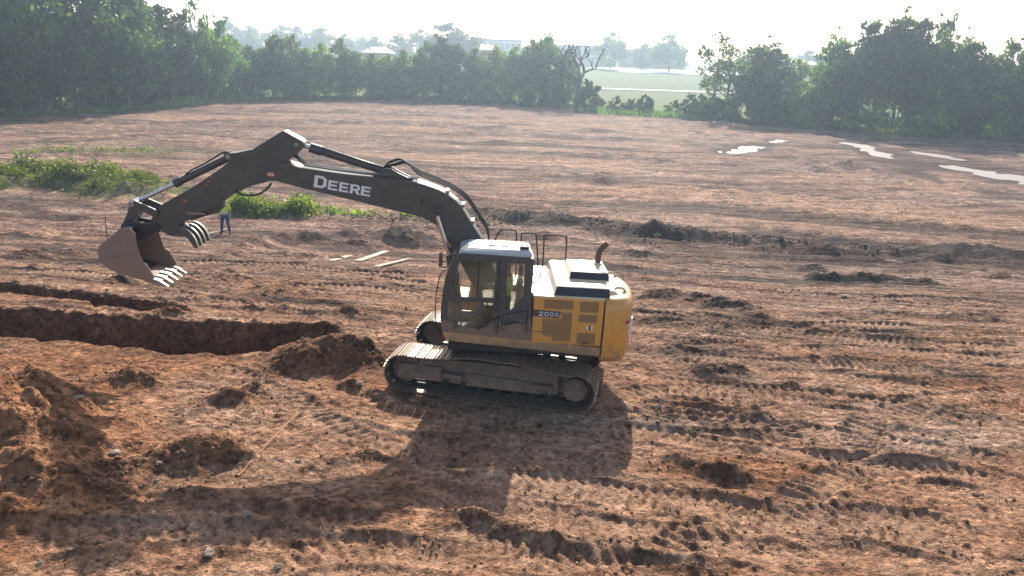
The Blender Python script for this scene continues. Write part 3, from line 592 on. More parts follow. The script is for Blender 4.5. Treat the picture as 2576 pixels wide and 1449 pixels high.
I = np.arange(nx*ny).reshape(ny, nx)
F = np.stack([I[:-1, :-1], I[:-1, 1:], I[1:, 1:], I[1:, :-1]], -1).reshape(-1, 4)
me = np_quads('ground', np.stack([X, Y, Z], -1).reshape(-1, 3), F, M['soil'], True, {'soil': ('POINT', soil.reshape(-1, 4)), 'grass': ('POINT', np.clip(grassA, 0, 1).ravel()), 'print': ('POINT', prnt.ravel()), 'field': ('POINT', (sst(20, 34, Y+2*fbm(X/4, Y/3, 2, 190))*np.ones_like(X)).ravel())})
ground = link('ground', me); set_props(ground, 'bare red-brown graded earth with track marks, grass beyond the tree line', 'ground', kind='structure')
def gz(x, y):
    """height of the built ground"""
    i = np.clip(np.searchsorted(gy, y)-1, 0, ny-2); j = np.clip(np.searchsorted(gx, x)-1, 0, nx-2)
    u = (x-gx[j])/(gx[j+1]-gx[j]); v_ = (y-gy[i])/(gy[i+1]-gy[i])
    return (Z[i, j]*(1-u)+Z[i, j+1]*u)*(1-v_)+(Z[i+1, j]*(1-u)+Z[i+1, j+1]*u)*v_
for P, hw, lvl, lab in puddles:
    P = [Vector((*p, 0)) for p in P]; left = []; right = []
    P[0] -= (P[1]-P[0]).normalized()*hw*.6; P[-1] += (P[-1]-P[-2]).normalized()*hw*.6
    for i, p in enumerate(P):
        t_ = (P[min(i+1, len(P)-1)]-P[max(i-1, 0)]).normalized(); nrm = Vector((-t_.y, t_.x, 0))*hw*.62
        left.append((p+nrm).to_tuple()[:2]); right.append((p-nrm).to_tuple()[:2])
    ring = left+right[::-1]; vs = [(a_, b_, lvl) for a_, b_ in ring]+[(a_, b_, lvl-.02) for a_, b_ in ring]; n = len(ring)
    o = link('puddle', new_mesh('puddle', vs, [tuple(range(n)), tuple(range(n, 2*n))[::-1]]+[(i, (i+1) % n, n+(i+1) % n, n+i) for i in range(n)], M['water']))
    set_props(o, lab, 'puddle', 'puddles in the graded field', 'structure')
# road and pale lot beyond the trees
def strip(name, pts, hw, mt, label, cat, up=.06):
    P = [Vector((*p, 0)) for p in pts]; vs = []; fs = []
    for i, p in enumerate(P):
        t_ = (P[min(i+1, len(P)-1)]-P[max(i-1, 0)]).normalized(); nn = Vector((-t_.y, t_.x, 0))*hw
        for q in (p+nn, p-nn): vs.append((q.x, q.y, float(zb(q.x, q.y))+.12+up))
        if i: fs.append((2*i-2, 2*i-1, 2*i+1, 2*i))
    o = link(name, new_mesh(name, vs, fs, mt)); return set_props(o, label, cat, kind='structure')
y_road = at(1600, 227)[1]
strip('road', [(x, y_road+.02*(x-28)) for x in range(-260, 320, 12)], 2.6, M['asphalt'], 'pale narrow road crossing the green field behind the gap', 'road')
cx, cy = at(1690, 181)
strip('gravel_lot', [(cx-30+6*k, cy+2*math.sin(k*.7)) for k in range(16)], 26, M['gravel_lot'], 'bright pale lot beyond the green field', 'lot', .1)
# ------------------------------------------------------------------ excavator (X forward, Y towards the operator's side, Z up)
EX = empty('excavator', (MX, MY, 0.0))
EX.rotation_mode = 'XYZ'
EX.matrix_world = Matrix.Translation((MX, MY, 0.0)) @ Matrix.Rotation(math.pi-MA, 4, 'Z') @ Matrix.Rotation(MTR, 4, 'X') @ Matrix.Rotation(-MTP, 4, 'Y')
set_props(EX, 'yellow and charcoal crawler excavator with raised boom standing in the middle of the site', 'excavator')
SW = MSW
# --- undercarriage
top = [(1.90,.79),(1.5,.775),(1.02,.80),(.57,.87),(.2,.905),(-.23,.885),(-.51,.895),(-.87,.835),(-1.3,.785),(-1.62,.78),(-1.80,.79)]
loop = []
for a_ in np.linspace(-90, -270, 15): loop.append((-1.76+.40*math.cos(R(a_)), .42+.395*math.sin(R(a_))))
loop += [p for p in spl(top[::-1], 4)[2:-2]]
for a_ in np.linspace(78, -90, 14): loop.append((1.77+.385*math.cos(R(a_)), .405+.38*math.sin(R(a_))))
loop += [(x, .025) for x in np.linspace(1.5, -1.5, 16)]
LP = np.array(loop+[loop[0]]); sg = np.hypot(*np.diff(LP, axis=0).T); cum = np.concatenate([[0], np.cumsum(sg)]); tot = cum[-1]
NSH = 49; pitch = tot/NSH
def shoe_mesh():
    b_ = MB(); L = pitch*.93; w_ = .40
    prof = [(-L/2,-.012),(L/2,-.012),(L/2,.008),(L*.44,.010),(L*.40,.034),(L*.34,.034),(L*.29,.010),(L*.05,.010),(L*.03,.032),(-L*.03,.032),(-L*.05,.010),(-L*.29,.010),(-L*.34,.034),(-L*.40,.034),(-L*.44,.010),(-L/2,.008)]
    b_.prism(prof, -w_, w_)
    for s_ in (-1, 1): b_.box(-.02, .02, s_*.22-.02, s_*.22+.02, .008, .022)
    return new_mesh('track_shoe', b_.v, b_.f, M['track'])
SHOE = shoe_mesh()
for side in (1, -1):
    yc = 1.19*side
    ch = MB()
    ring = [[(x+dx, yc+dy, z+dz) for dx, dy, dz in ()] for x, z in loop]
    inner = []
    n = len(loop)
    for i in range(n):
        a_ = np.array(loop[i-1]); c_ = np.array(loop[(i+1) % n]); t_ = (c_-a_)/max(1e-6, np.linalg.norm(c_-a_)); nr = np.array([t_[1], -t_[0]])
        p = np.array(loop[i]); ctr = np.array([np.clip(p[0], -1.6, 1.6), .42])
        if np.dot(nr, p-ctr) > 0: nr = -nr
        q0 = p+nr*.014; q1 = p+nr*.10
        inner.append((q0, q1))
    for ys in (-.11, .06):
        ch.loft([[(q0[0], yc+ys, q0[1]), (q0[0], yc+ys+.05, q0[1]), (q1[0], yc+ys+.05, q1[1]), (q1[0], yc+ys, q1[1])] for q0, q1 in inner+inner[:1]], cap=False)
    tk = ch.build('crawler_track', M['chain'], EX)
    for k in range(NSH):
        s_ = (k+.3*(side < 0))*pitch; i = min(len(sg)-1, int(np.searchsorted(cum, s_, 'right')-1)); f_ = (s_-cum[i])/sg[i]
        p = LP[i]*(1-f_)+LP[i+1]*f_
        e0 = np.array([np.interp((s_-.09) % tot, cum, LP[:, 0]), np.interp((s_-.09) % tot, cum, LP[:, 1])]); e1 = np.array([np.interp((s_+.09) % tot, cum, LP[:, 0]), np.interp((s_+.09) % tot, cum, LP[:, 1])])
        t_ = e1-e0; t_ /= np.linalg.norm(t_); nr = np.array([-t_[1], t_[0]]); ctr = np.array([np.clip(p[0], -1.6, 1.6), .42])
        if np.dot(nr, p-ctr) < 0: nr = -nr
        o = bpy.data.objects.new('track_shoe', SHOE); C.objects.link(o); o.parent = tk
        tx = Vector((t_[0], 0, t_[1])); nz = Vector((nr[0], 0, nr[1])); yy = nz.cross(tx)
        o.matrix_local = Matrix(((tx.x, yy.x, nz.x, p[0]), (tx.y, yy.y, nz.y, yc), (tx.z, yy.z, nz.z, p[1]), (0, 0, 0, 1)))
    y0, y1 = yc-.12, yc+.12
    MB().cyl((1.77, yc-.09, .405), (1.77, yc+.09, .405), .285, n=28).cyl((1.77, yc-.13, .405), (1.77, yc+.13, .405), .12, n=16).build('idler_wheel', M['frame'], tk, auto=True)
    sp = MB(); pts = []
    for k in range(42):
        a_ = 2*math.pi*k/42; r_ = .335 if (k % 2) else .285; pts.append((-1.76+r_*math.cos(a_), .42+r_*math.sin(a_)))
    sp.prism(pts, yc-.03, yc+.03); sp.cyl((-1.76, yc-.1, .42), (-1.76, yc+side*.20, .42), .235, n=28); sp.cyl((-1.76, yc+side*.20, .42), (-1.76, yc+side*.225, .42), .19, n=28)
    sp.build('drive_sprocket', M['frame'], tk, auto=True)
    for k in range(8):
        x = -1.25+.36*k; MB().cyl((x, yc-.14, .20), (x, yc+.14, .20), .085, n=14).cyl((x, yc-.07, .20), (x, yc+.07, .20), .07, n=14).build('track_roller', M['chain'], tk, auto=True)
    for x in (.2, -.5): MB().cyl((x, yc-.1, .76), (x, yc+.1, .76), .07, n=14).build('carrier_roller', M['chain'], tk, auto=True)
    fr = MB(); fr.prism([(1.40,.62),(1.2,.66),(.7,.72),(-.8,.74),(-1.38,.68),(-1.42,.26),(-1.2,.22),(1.35,.20)], yc-.13, yc+.13)
    tf = fr.build('track_frame', M['frame'], EX, bevel=.02)
    yo = yc+side*.13
    MB().box(.98, 1.93, min(yo, yo+side*.09), max(yo, yo+side*.09), .24, .55).build('idler_guard', M['frame'], tf, bevel=.02)
    MB().prism([(.46,.49),(-1.05,.47),(-1.10,.24),(.48,.22)], min(yo, yo+side*.07), max(yo, yo+side*.07)).build('side_plate', M['frame'], tf, bevel=.012)
    for x0, x1 in ((.55, .95), (-1.32, -.9)):
        MB().box(x0, x1, min(yo, yo+side*.2), max(yo, yo+side*.2), .40, .47).box(x0+.04, x0+.10, min(yo, yo+side*.08), max(yo, yo+side*.08), .25, .40).build('step', M['frame'], tf, bevel=.01)
    MB().box(-.98, -.72, min(yo, yo+side*.09), max(yo, yo+side*.09), .26, .44).build('chain_guide', M['frame'], tf, bevel=.012)
cb = MB(); cb.box(-.75, .75, -.62, .62, .48, .88)
for sx in (-1, 1):
    for sy in (-1, 1): cb.loft([[(sx*.35, sy*.5, .5), (sx*.75, sy*.4, .5), (sx*.75, sy*.4, .85), (sx*.35, sy*.5, .85)], [(sx*.75, sy*1.1, .4), (sx*1.2, sy*1.1, .4), (sx*1.2, sy*1.1, .68), (sx*.75, sy*1.1, .68)]])
cb.build('car_body', M['frame'], EX, bevel=.02)
MB().cyl((0, 0, .86), (0, 0, 1.0), .62, n=40).build('swing_bearing', M['chain'], EX, auto=True)
# --- upper deck
uf = MB(); uf.box(-1.96, 1.15, -1.22, 1.22, .97, 1.12)
uf = uf.build('upper_frame', M['chain'], EX, SW, bevel=.015)
sk = MB(); sk.prism([(1.27,1.375),(1.24,1.25),(1.10,1.175),(.95,1.16),(-1.955,1.0),(-1.955,1.20),(-.51,1.27)], 1.10, 1.285)
sk = sk.build('side_skirt', M['skirt'], EX, SW, bevel=.025, seg=3); set_props(sk, 'dust-covered yellow lower edge of the deck')
MB().prism([(-1.10,1.115),(-1.74,1.09),(-1.74,1.16),(-1.10,1.18)], 1.27, 1.298).build('toe_bar', M['skirt'], sk, bevel=.008)
# engine side panels (door with grilles)
YS = 1.28
hp = MB(); hp.box(-1.95, -.515, 1.16, YS, 1.225, 2.205); hood = hp.build('engine_side_panel', M['yellow'], EX, SW, bevel=.03, seg=3)
def grille(poly):
    g = MB(); g.prism(poly, YS-.03, YS+.006); o = g.build('vent_grille', M['grille'], hood, bevel=.004)
    x0, x1 = min(p[0] for p in poly), max(p[0] for p in poly); z0, z1 = min(p[1] for p in poly), max(p[1] for p in poly)
    return o
def slats(x0, x1, z0, z1):
    g = MB(); k = 0; z = z0+.02
    while z < z1-.015: g.box(x0+.015, x1-.015, YS+.005, YS+.012, z, z+.012); z += .030
    o = g.build('grille_slats', M['grille'], hood); o['kind'] = 'stuff'
for x0, x1, z0, z1 in ((-1.32,-.73,1.975,2.165), (-1.83,-1.455,1.935,2.16), (-1.82,-1.45,1.725,1.885), (-1.82,-1.445,1.26,1.50)):
    grille(rrect(x0, x1, z0, z1, .025)); slats(x0, x1, z0, z1)
grille([(-1.10,1.91),(-1.31,1.91),(-1.32,1.30),(-.95,1.30),(-.94,1.38),(-.73,1.42),(-.72,1.76),(-1.10,1.77)]); slats(-1.31, -1.10, 1.31, 1.90); slats(-1.10, -.74, 1.43, 1.74)
MB().prism([(-.52,1.94),(-1.09,1.92),(-1.03,1.785),(-.52,1.80)], YS-.01, YS+.0075).build('model_plate', M['decal_d'], hood)
MB().box(-.74, -.52, YS-.01, YS+.004, 1.475, 1.487).build('panel_seam', M['black'], hood)
for k in range(3): MB().box(-1.655-.045*k, -1.625-.045*k, YS-.01, YS+.005, 1.565, 1.665).build('warning_sticker', M['decal_w'] if k != 1 else M['decal_d'], hood)
MB().box(-1.955, -1.94, 1.2, YS+.003, 1.02, 2.19).build('panel_joint', M['black'], hood)
MB().tube(spl([(-1.55,1.28,1.285),(-1.60,1.30,1.30),(-1.66,1.30,1.30),(-1.70,1.28,1.285)], 3), .012, 6).build('panel_handle', M['black'], hood)
# digits of the model plate
def stroke_letter(segs, w_):
    """letter made of thick strokes, unit box"""
    b_ = MB()
    for (x0, z0), (x1, z1) in segs:
        d = np.array([x1-x0, z1-z0]); d = d/np.linalg.norm(d); nn = np.array([-d[1], d[0]])*w_/2; e = d*w_/2
        q = [(x0-e[0]+nn[0], z0-e[1]+nn[1]), (x1+e[0]+nn[0], z1+e[1]+nn[1]), (x1+e[0]-nn[0], z1+e[1]-nn[1]), (x0-e[0]-nn[0], z0-e[1]-nn[1])]
        b_.prism(q, 0, .004)
    return b_
def seg_path(pts): return list(zip(pts[:-1], pts[1:]))
DIG = {'2': seg_path([(0,.8),(.25,1),(.65,1),(.8,.75),(.7,.5),(0,0),(.85,0)]), '0': seg_path([(.1,.2),(.1,.8),(.3,1),(.6,1),(.8,.8),(.8,.2),(.6,0),(.3,0),(.1,.2)]),
       'G': seg_path([(.8,.85),(.6,1),(.3,1),(.1,.8),(.1,.2),(.3,0),(.6,0),(.8,.15),(.8,.45),(.5,.45)])}
x = -.645
for ch_ in '200G':
    b_ = stroke_letter(DIG[ch_], .2); s_ = .075 if ch_ != 'G' else .066
    b_.v = [(x-vx*s_*1.12, YS+.0076+vy, 1.822-.008*(x+.645)+vz*s_) for vx, vy, vz in b_.v]; x -= s_*1.42
    b_.build('letter', M['decal_w'], hood)
# hood top: two stepped covers
ht = MB(); ht.box(-1.96, -.5, -1.20, 1.25, 2.15, 2.225); ht = ht.build('hood_deck', M['yellow_glare'], EX, SW, bevel=.025, seg=3)
def cover(x0, x1, yn0, yn1, yf, z0, z1, front):
    b_ = MB(); b_.loft([[(x0, yn0, z0), (x1, yn0, z0), (x1, yf-.06, z0), (x0, yf-.06, z0)], [(x0+front, yn1, z1), (x1-.03, yn1, z1), (x1-.03, yf, z1), (x0+front, yf, z1)]])
    return b_
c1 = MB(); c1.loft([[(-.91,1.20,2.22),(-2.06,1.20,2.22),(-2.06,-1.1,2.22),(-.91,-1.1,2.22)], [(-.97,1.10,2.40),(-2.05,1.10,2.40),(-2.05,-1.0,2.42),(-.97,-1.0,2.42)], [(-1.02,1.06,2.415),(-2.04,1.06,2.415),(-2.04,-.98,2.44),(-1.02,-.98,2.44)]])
c1 = c1.build('engine_cover', M['yellow_glare'], EX, SW, bevel=.015)
MB().loft([[(-.93,1.203,2.235),(-2.05,1.203,2.235),(-2.05,1.19,2.235),(-.93,1.19,2.235)], [(-.98,1.108,2.395),(-2.04,1.108,2.395),(-2.04,1.09,2.395),(-.98,1.09,2.395)]]).build('black_flank', M['hoodblk'], c1)
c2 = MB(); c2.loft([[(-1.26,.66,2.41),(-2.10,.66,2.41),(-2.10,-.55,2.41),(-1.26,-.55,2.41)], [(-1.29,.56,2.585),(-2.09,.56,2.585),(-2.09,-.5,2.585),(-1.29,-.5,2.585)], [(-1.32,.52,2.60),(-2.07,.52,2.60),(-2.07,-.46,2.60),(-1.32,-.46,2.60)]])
c2 = c2.build('exhaust_cover', M['yellow_glare'], EX, SW, bevel=.015)
MB().loft([[(-1.275,.645,2.45),(-2.09,.645,2.45),(-2.09,.62,2.45),(-1.275,.62,2.45)], [(-1.295,.568,2.58),(-2.085,.568,2.58),(-2.085,.55,2.58),(-1.295,.55,2.58)]]).build('black_flank', M['hoodblk'], c2)
MB().cyl((-1.95,-.15,2.60),(-1.95,-.15,2.64), .10, n=18).build('exhaust_collar', M['yellow_glare'], c2, auto=True)
ep = spl([(-1.95,-.15,2.6),(-1.945,-.15,2.74),(-1.955,-.15,2.86),(-2.02,-.15,2.98),(-2.12,-.15,3.06)], 5)
ex = MB().tube(ep, .062, 14).build('exhaust_pipe', M['rust'], EX, SW, auto=True)
# walkway, tank and right-hand side boxes
wk_ = MB(); wk_.box(-.95, -.48, -1.15, 1.12, 2.222, 2.24)
wk_ = wk_.build('tread_plate', M['silver'], EX, SW, bevel=.004)
for i in range(4):
    for j in range(9):
        if abs(j-4) >= 0: MB().cyl((-.56-.10*i, .95-.2*j, 2.24), (-.56-.10*i, .95-.2*j, 2.255), .034, .028, n=8).build('tread_stud', M['black'], wk_)
MB().box(-.45, .75, -1.28, -.35, 1.12, 1.98).build('fuel_tank', M['yellow'], EX, SW, bevel=.05, seg=3)
MB().box(.75, 1.35, -1.28, -.42, 1.12, 1.62).build('tool_box', M['yellow'], EX, SW, bevel=.05, seg=3)
MB().box(-1.95, -.46, -1.28, -1.16, 1.12, 2.2).build('engine_side_panel', M['yellow'], EX, SW, bevel=.03)
MB().box(-.46, .2, -.38, .22, 1.12, 1.7).build('valve_housing', M['charcoal'], EX, SW, bevel=.03)
# counterweight
plan = []
for yv in np.linspace(1.0, -1.0, 13): plan.append((-math.sqrt(2.72**2-yv**2), yv))
def cwring(z, ins):
    r_ = []
    pts = [(-1.97, 1.30-ins), (-2.18, 1.30-ins), (-2.34, 1.25-ins), (-2.46, 1.14-ins*.8)]+[(px_+ins*.9, yv*(1-ins*.4)) for px_, yv in plan]+[(-2.46, -1.14+ins*.8), (-2.34, -1.25+ins), (-2.18, -1.30+ins), (-1.97, -1.30+ins)]
    return [(a_, b_, z) for a_, b_ in pts]
cw = MB(); cw.loft([cwring(.86, .16), cwring(.93, .05), cwring(1.02, 0), cwring(1.95, 0), cwring(2.06, .02), cwring(2.15, .06), cwring(2.21, .13), cwring(2.235, .24)])
cw = cw.build('counterweight', M['yellow'], EX, SW, auto=True)
lug = MB()
for yv in (.62, -.62): MB().tube(spl([(-2.2, yv, 2.2), (-2.26, yv+.02, 2.30), (-2.40, yv+.02, 2.30), (-2.47, yv, 2.2)], 4), .032, 8).build('lifting_eye', M['yellow_glare'], cw, auto=True)
MB().loft([[(-2.0,1.0,2.22),(-2.3,.95,2.21),(-2.3,.45,2.21),(-2.0,.45,2.22)], [(-2.02,.95,2.34),(-2.2,.9,2.31),(-2.2,.5,2.31),(-2.02,.5,2.34)]]).build('rear_cap', M['yellow_glare'], cw, bevel=.03)
# lettering on the tail and a red reflector
def wide_letters(ch_):
    o = {'D': [[(0,0),(.62,0),(.9,.22),(.9,.78),(.62,1),(0,1)], [(.25,.2),(.25,.8),(.55,.8),(.66,.68),(.66,.32),(.55,.2)]],
         'E': [[(0,0),(.85,0),(.85,.2),(.25,.2),(.25,.41),(.78,.41),(.78,.6),(.25,.6),(.25,.8),(.83,.8),(.83,1),(0,1)]],
         'R': [[(0,0),(.25,0),(.25,.36),(.42,.36),(.64,0),(.93,0),(.68,.39),(.83,.48),(.88,.66),(.83,.86),(.66,1),(0,1)], [(.25,.55),(.25,.8),(.54,.8),(.63,.74),(.63,.61),(.54,.55)]]}
    return o[ch_]
yv = .98
for ch_ in 'DEERE':
    pl = [[(yv-.30*p, 1.35+.28*q) for p, q in c_] for c_ in wide_letters(ch_)]
    xm = -math.sqrt(2.72**2-(yv-.13)**2)
    o = plate('letter', [(0, 0)]*0+[(a_-(yv-.13), b_) for a_, b_ in pl[0]], [[(a_-(yv-.13), b_) for a_, b_ in c_] for c_ in pl[1:]], 0, .03, M['decal_w'], cw, axis='YZ')
    o.location = (xm-.008, yv-.13, 0); o.rotation_euler = (0, 0, -math.atan2(yv-.13, -xm)); yv -= .36
o = MB().box(-.012, .012, -.06, .06, -.03, .03).build('reflector', M['decal_r'], cw); o.location = (-2.475, 1.14, 1.74); o.rotation_euler = (0, 0, R(-45))
# handrails on the far side
def rail(pts, name='handrail', r_=.017): return MB().tube(spl(pts, 5), r_, 8).build(name, M['black'], EX, SW, auto=True)
YR = -1.2
rail([(.45,YR,1.98),(.40,YR,2.35),(.28,YR,2.72),(.18,YR,2.97),(.10,YR,3.02),(-.14,YR,3.02),(-.20,YR,2.97),(-.24,YR,2.6),(-.26,YR,1.98)])
rail([(-.33,YR,1.98),(-.33,YR,2.6),(-.325,YR,2.92),(-.37,YR,2.97),(-.60,YR,2.98),(-.66,YR,2.93),(-.72,YR,2.5),(-.76,YR,2.22)])
rail([(-.86,YR,2.2),(-.855,YR,2.6),(-.845,YR,2.90),(-.89,YR,2.96),(-1.30,YR,2.96),(-1.355,YR,2.91),(-1.37,YR,2.5),(-1.38,YR,2.2)])
# --- cab
CX = [(1.25,1.375),(1.30,1.50),(1.32,1.66),(1.31,2.05),(1.26,2.49),(1.17,2.77),(1.10,2.91),(1.02,2.985),(.93,3.005),(-.38,2.985),(-.43,2.94),(-.51,1.28)]
W1 = [(.985,2.865),(.275,2.855),(.275,2.09),(1.175,2.10),(1.12,2.45)]
W2 = [(1.195,2.025),(.275,2.035),(.275,1.66),(.40,1.52),(.56,1.455),(.80,1.47),(1.05,1.55),(1.21,1.66)]
W3 = [(.065,2.865),(-.29,2.865),(-.325,2.20),(-.30,2.15),(-.08,1.90),(-.02,1.885),(.04,1.91)]
cab = plate('cab', CX, [W1, W2, W3], 1.25, .06, M['cabgrey'], EX, SW, bevel=.004)
plate('cab_side', CX, [rrect(.20,1.10,1.55,2.88,.05), rrect(-.36,.12,1.60,2.88,.05)], .36, .05, M['cabgrey'], cab)
fr = MB()
for sgn, yy in ((1, 1.25), (-1, .36)):
    pass
# rear wall, floor, front frame bars between the two sides
bk = MB(); bk.box(-.50, -.44, .385, 1.22, 1.3, 1.95).box(-.47, -.41, .385, 1.22, 2.8, 2.96).box(-.47,-.42,.385,.46,1.95,2.8).box(-.47,-.42,1.16,1.22,1.95,2.8)
bk.build('rear_wall', M['cabgrey'], cab, bevel=.01)
MB().box(-.50, 1.22, .385, 1.22, 1.30, 1.38).build('cab_floor', M['black'], cab)
ff = MB(); ff.bar((1.285,.385,1.62),(1.285,1.22,1.62),.05,.12).bar((1.285,.385,2.08),(1.285,1.22,2.08),.04,.05).bar((1.05,.385,2.93),(1.05,1.22,2.93),.08,.08).bar((1.24,.385,1.40),(1.24,1.22,1.40),.05,.08)
ff.build('front_frame', M['cabgrey'], cab, bevel=.01)
def pane(name, poly, y, th=.008): return plate(name, poly, [], y, th, M['glass'], cab)
pane('door_window', W1, 1.245); pane('lower_door_window', W2, 1.245); pane('rear_side_window', W3, 1.245)
MB().loft([[(1.30,.42,2.08),(1.30,1.2,2.08)], [(1.26,.42,2.49),(1.26,1.2,2.49)], [(1.17,.42,2.77),(1.17,1.2,2.77)], [(1.08,.42,2.92),(1.08,1.2,2.92)]], cap=False, closed=False).build('windscreen', M['glass'], cab)
MB().box(.60, .625, 1.236, 1.262, 2.09, 2.86).build('window_divider', M['black'], cab)
MB().bar((.60,1.25,2.10),(.60,1.25,2.10+1e-3),.01,.01).build('window_latch', M['black'], cab)
ro = MB(); ro.loft([[(1.03,1.26,2.985),(-.42,1.26,2.985),(-.42,.35,2.985),(1.03,.35,2.985)], [(.98,1.235,3.05),(-.43,1.235,3.05),(-.43,.37,3.06),(.98,.37,3.06)], [(.84,1.15,3.10),(-.38,1.15,3.11),(-.38,.46,3.12),(.84,.46,3.12)]])
ro = ro.build('cab_roof', M['roofp'], EX, SW, bevel=.025, seg=3)
MB().box(-.36,-.18,.95,1.12,3.10,3.17).build('roof_antenna_base', M['black'], ro, bevel=.01)
MB().tube([(-.2,.98,3.16),(-.40,.93,3.27)], .012, 6).build('roof_bracket', M['steel'], ro)
MB().box(.05,.45,.55,.95,3.115,3.135).build('roof_hatch', M['roofp'], ro, bevel=.008)
YD = 1.282
MB().box(.225, .238, YD-.002, YD+.004, 1.40, 2.93).build('door_seam', M['black'], cab)
MB().tube(spl([(.21,YD,2.95),(.19,YD,2.4),(.18,YD,1.9),(.17,YD,1.40)], 3), .012, 6).build('door_hinge_rail', M['black'], cab)
MB().tube(spl([(-.40,YD+.02,1.50),(-.41,YD+.02,1.88),(-.36,YD+.02,1.90),(.05,YD+.02,1.80),(.35,YD+.02,1.62),(.58,YD+.02,1.44)], 4), .011, 6).build('door_trim', M['black'], cab)
MB().tube(spl([(-.34,YD+.01,1.62),(-.2,YD+.02,1.66),(.1,YD+.02,1.58)], 4), .014, 6).build('door_pull', M['black'], cab)
MB().box(-.325,-.30,YD-.005,YD+.008,1.655,1.68).build('door_lock', M['steel'], cab)
MB().box(1.12,1.145,YD-.005,YD+.008,1.52,1.545).build('door_screw', M['steel'], cab)
# mirror on its long stalk at the front
MB().tube(spl([(1.26,1.30,2.66),(1.36,1.31,2.55),(1.42,1.32,2.2),(1.43,1.32,1.85),(1.40,1.31,1.5),(1.33,1.30,1.42)], 5), .011, 6).build('grab_rail', M['black'], cab)
mr = MB().tube(spl([(1.20,1.28,2.74),(1.30,1.30,2.70),(1.36,1.34,2.74)], 4), .012, 6).build('mirror_arm', M['black'], cab)
MB().box(1.33,1.40,1.26,1.44,2.74,3.00).build('mirror', M['rust'], mr, bevel=.02)
# inside: seat, consoles, levers, monitor
st = MB(); st.box(-.15,.42,.58,1.06,1.72,1.86); st = st.build('seat', M['seat'], cab, bevel=.04, seg=3)
MB().loft([[(-.12,.58,1.84),(-.24,.58,1.84),(-.24,1.06,1.84),(-.12,1.06,1.84)], [(-.20,.60,2.45),(-.31,.60,2.45),(-.31,1.04,2.45),(-.20,1.04,2.45)]]).build('seat_back', M['seat'], st, bevel=.04, seg=3)
MB().box(-.30,-.20,.70,.94,2.50,2.72).build('headrest', M['seat'], st, bevel=.04, seg=3)
MB().box(-.05,.35,.65,1.0,1.38,1.72).build('seat_base', M['black'], st, bevel=.02)
for yv in (.50, 1.12): MB().box(-.05,.45,yv-.05,yv+.05,1.92,2.02).tube([(.38,yv,2.0),(.42,yv,2.2)], .018, 6).build('control_console', M['black'], cab, bevel=.01)
MB().box(1.0,1.05,.42,.62,2.15,2.38).build('monitor', M['black'], cab, bevel=.01)
for yv in (.72,.9): MB().tube([(.9,yv,1.38),(.95,yv,2.0)], .014, 6).build('travel_lever', M['black'], cab)
# --- boom
BL = [(4.77,4.035),(4.37,3.945),(3.76,3.835),(2.94,3.68),(2.32,3.565),(1.9,3.495),(1.69,3.42),(1.52,3.32),(1.41,3.18),(1.28,3.0),(1.14,2.81),(.78,2.2),(.52,1.74)]
BU = [(4.59,4.40),(4.31,4.335),(3.56,4.27),(2.95,4.23),(2.67,4.215),(2.03,4.20),(1.8,4.15),(1.51,4.06),(1.3,3.96),(1.13,3.84),(.98,3.66),(.84,3.45),(.68,3.23),(.55,3.04),(.30,2.5),(.10,1.95),(.06,1.75)]
tip = [(4.72,4.40),(4.86,4.36),(4.98,4.27),(5.02,4.17),(4.99,4.08),(4.90,4.03)]
foot = [(.12,1.62),(.24,1.55),(.40,1.56)]
bp = BU[::-1]+tip+BL+foot[::-1]
cen = bp
bm_ = MB(); bm_.prism(bp, -.24, .24)
boom = bm_.build('boom', M['charcoal'], EX, SW, bevel=.018)
plate('side_flange', [(a_, b_) for a_, b_ in bp], [], .255, .03, M['charcoal'], boom)
plate('side_flange', [(a_, b_) for a_, b_ in bp], [], -.255, .03, M['charcoal'], boom)
for y_ in (.275, -.275): MB().cyl((4.86, y_-.02, 4.20), (4.86, y_+.02, 4.20), .085, n=18).build('pin_boss', M['charcoal'], boom, auto=True)
el = [(4.885+.085*math.cos(a_)+.0*math.sin(a_), 4.165+.048*math.sin(a_)) for a_ in np.linspace(0, 2*math.pi, 20)[:-1]]
MB().prism(el, .268, .2985).build('warning_label', M['decal_o'], boom)
for dx in (-.03, .03): MB().box(4.885+dx-.016, 4.885+dx+.016, .2985, .302, 4.145, 4.185).build('warning_mark', M['decal_w'], boom)
# maker's name in capitals
A0, A1 = np.array([4.035, 4.205]), np.array([2.87, 4.07])      # cap line of the word
ux = (A1-A0)/np.linalg.norm(A1-A0); uz = np.array([-ux[1], ux[0]]); uz = uz if uz[1] > 0 else -uz
def put_letter(ch_, s0, wd, h_):
    base = np.array([4.04, 3.965])+ux*s0
    f_ = lambda c_: [tuple(base+ux*(p*wd)+uz*(q*h_)) for p, q in c_]
    L_ = wide_letters(ch_); return plate('letter', f_(L_[0]), [f_(c_) for c_ in L_[1:]], .2715, .006, M['decal_w'], boom)
put_letter('D', 0, .28, .245)
for k, ch_ in enumerate('EERE'): put_letter(ch_, .285+.223*k, .225, .195)
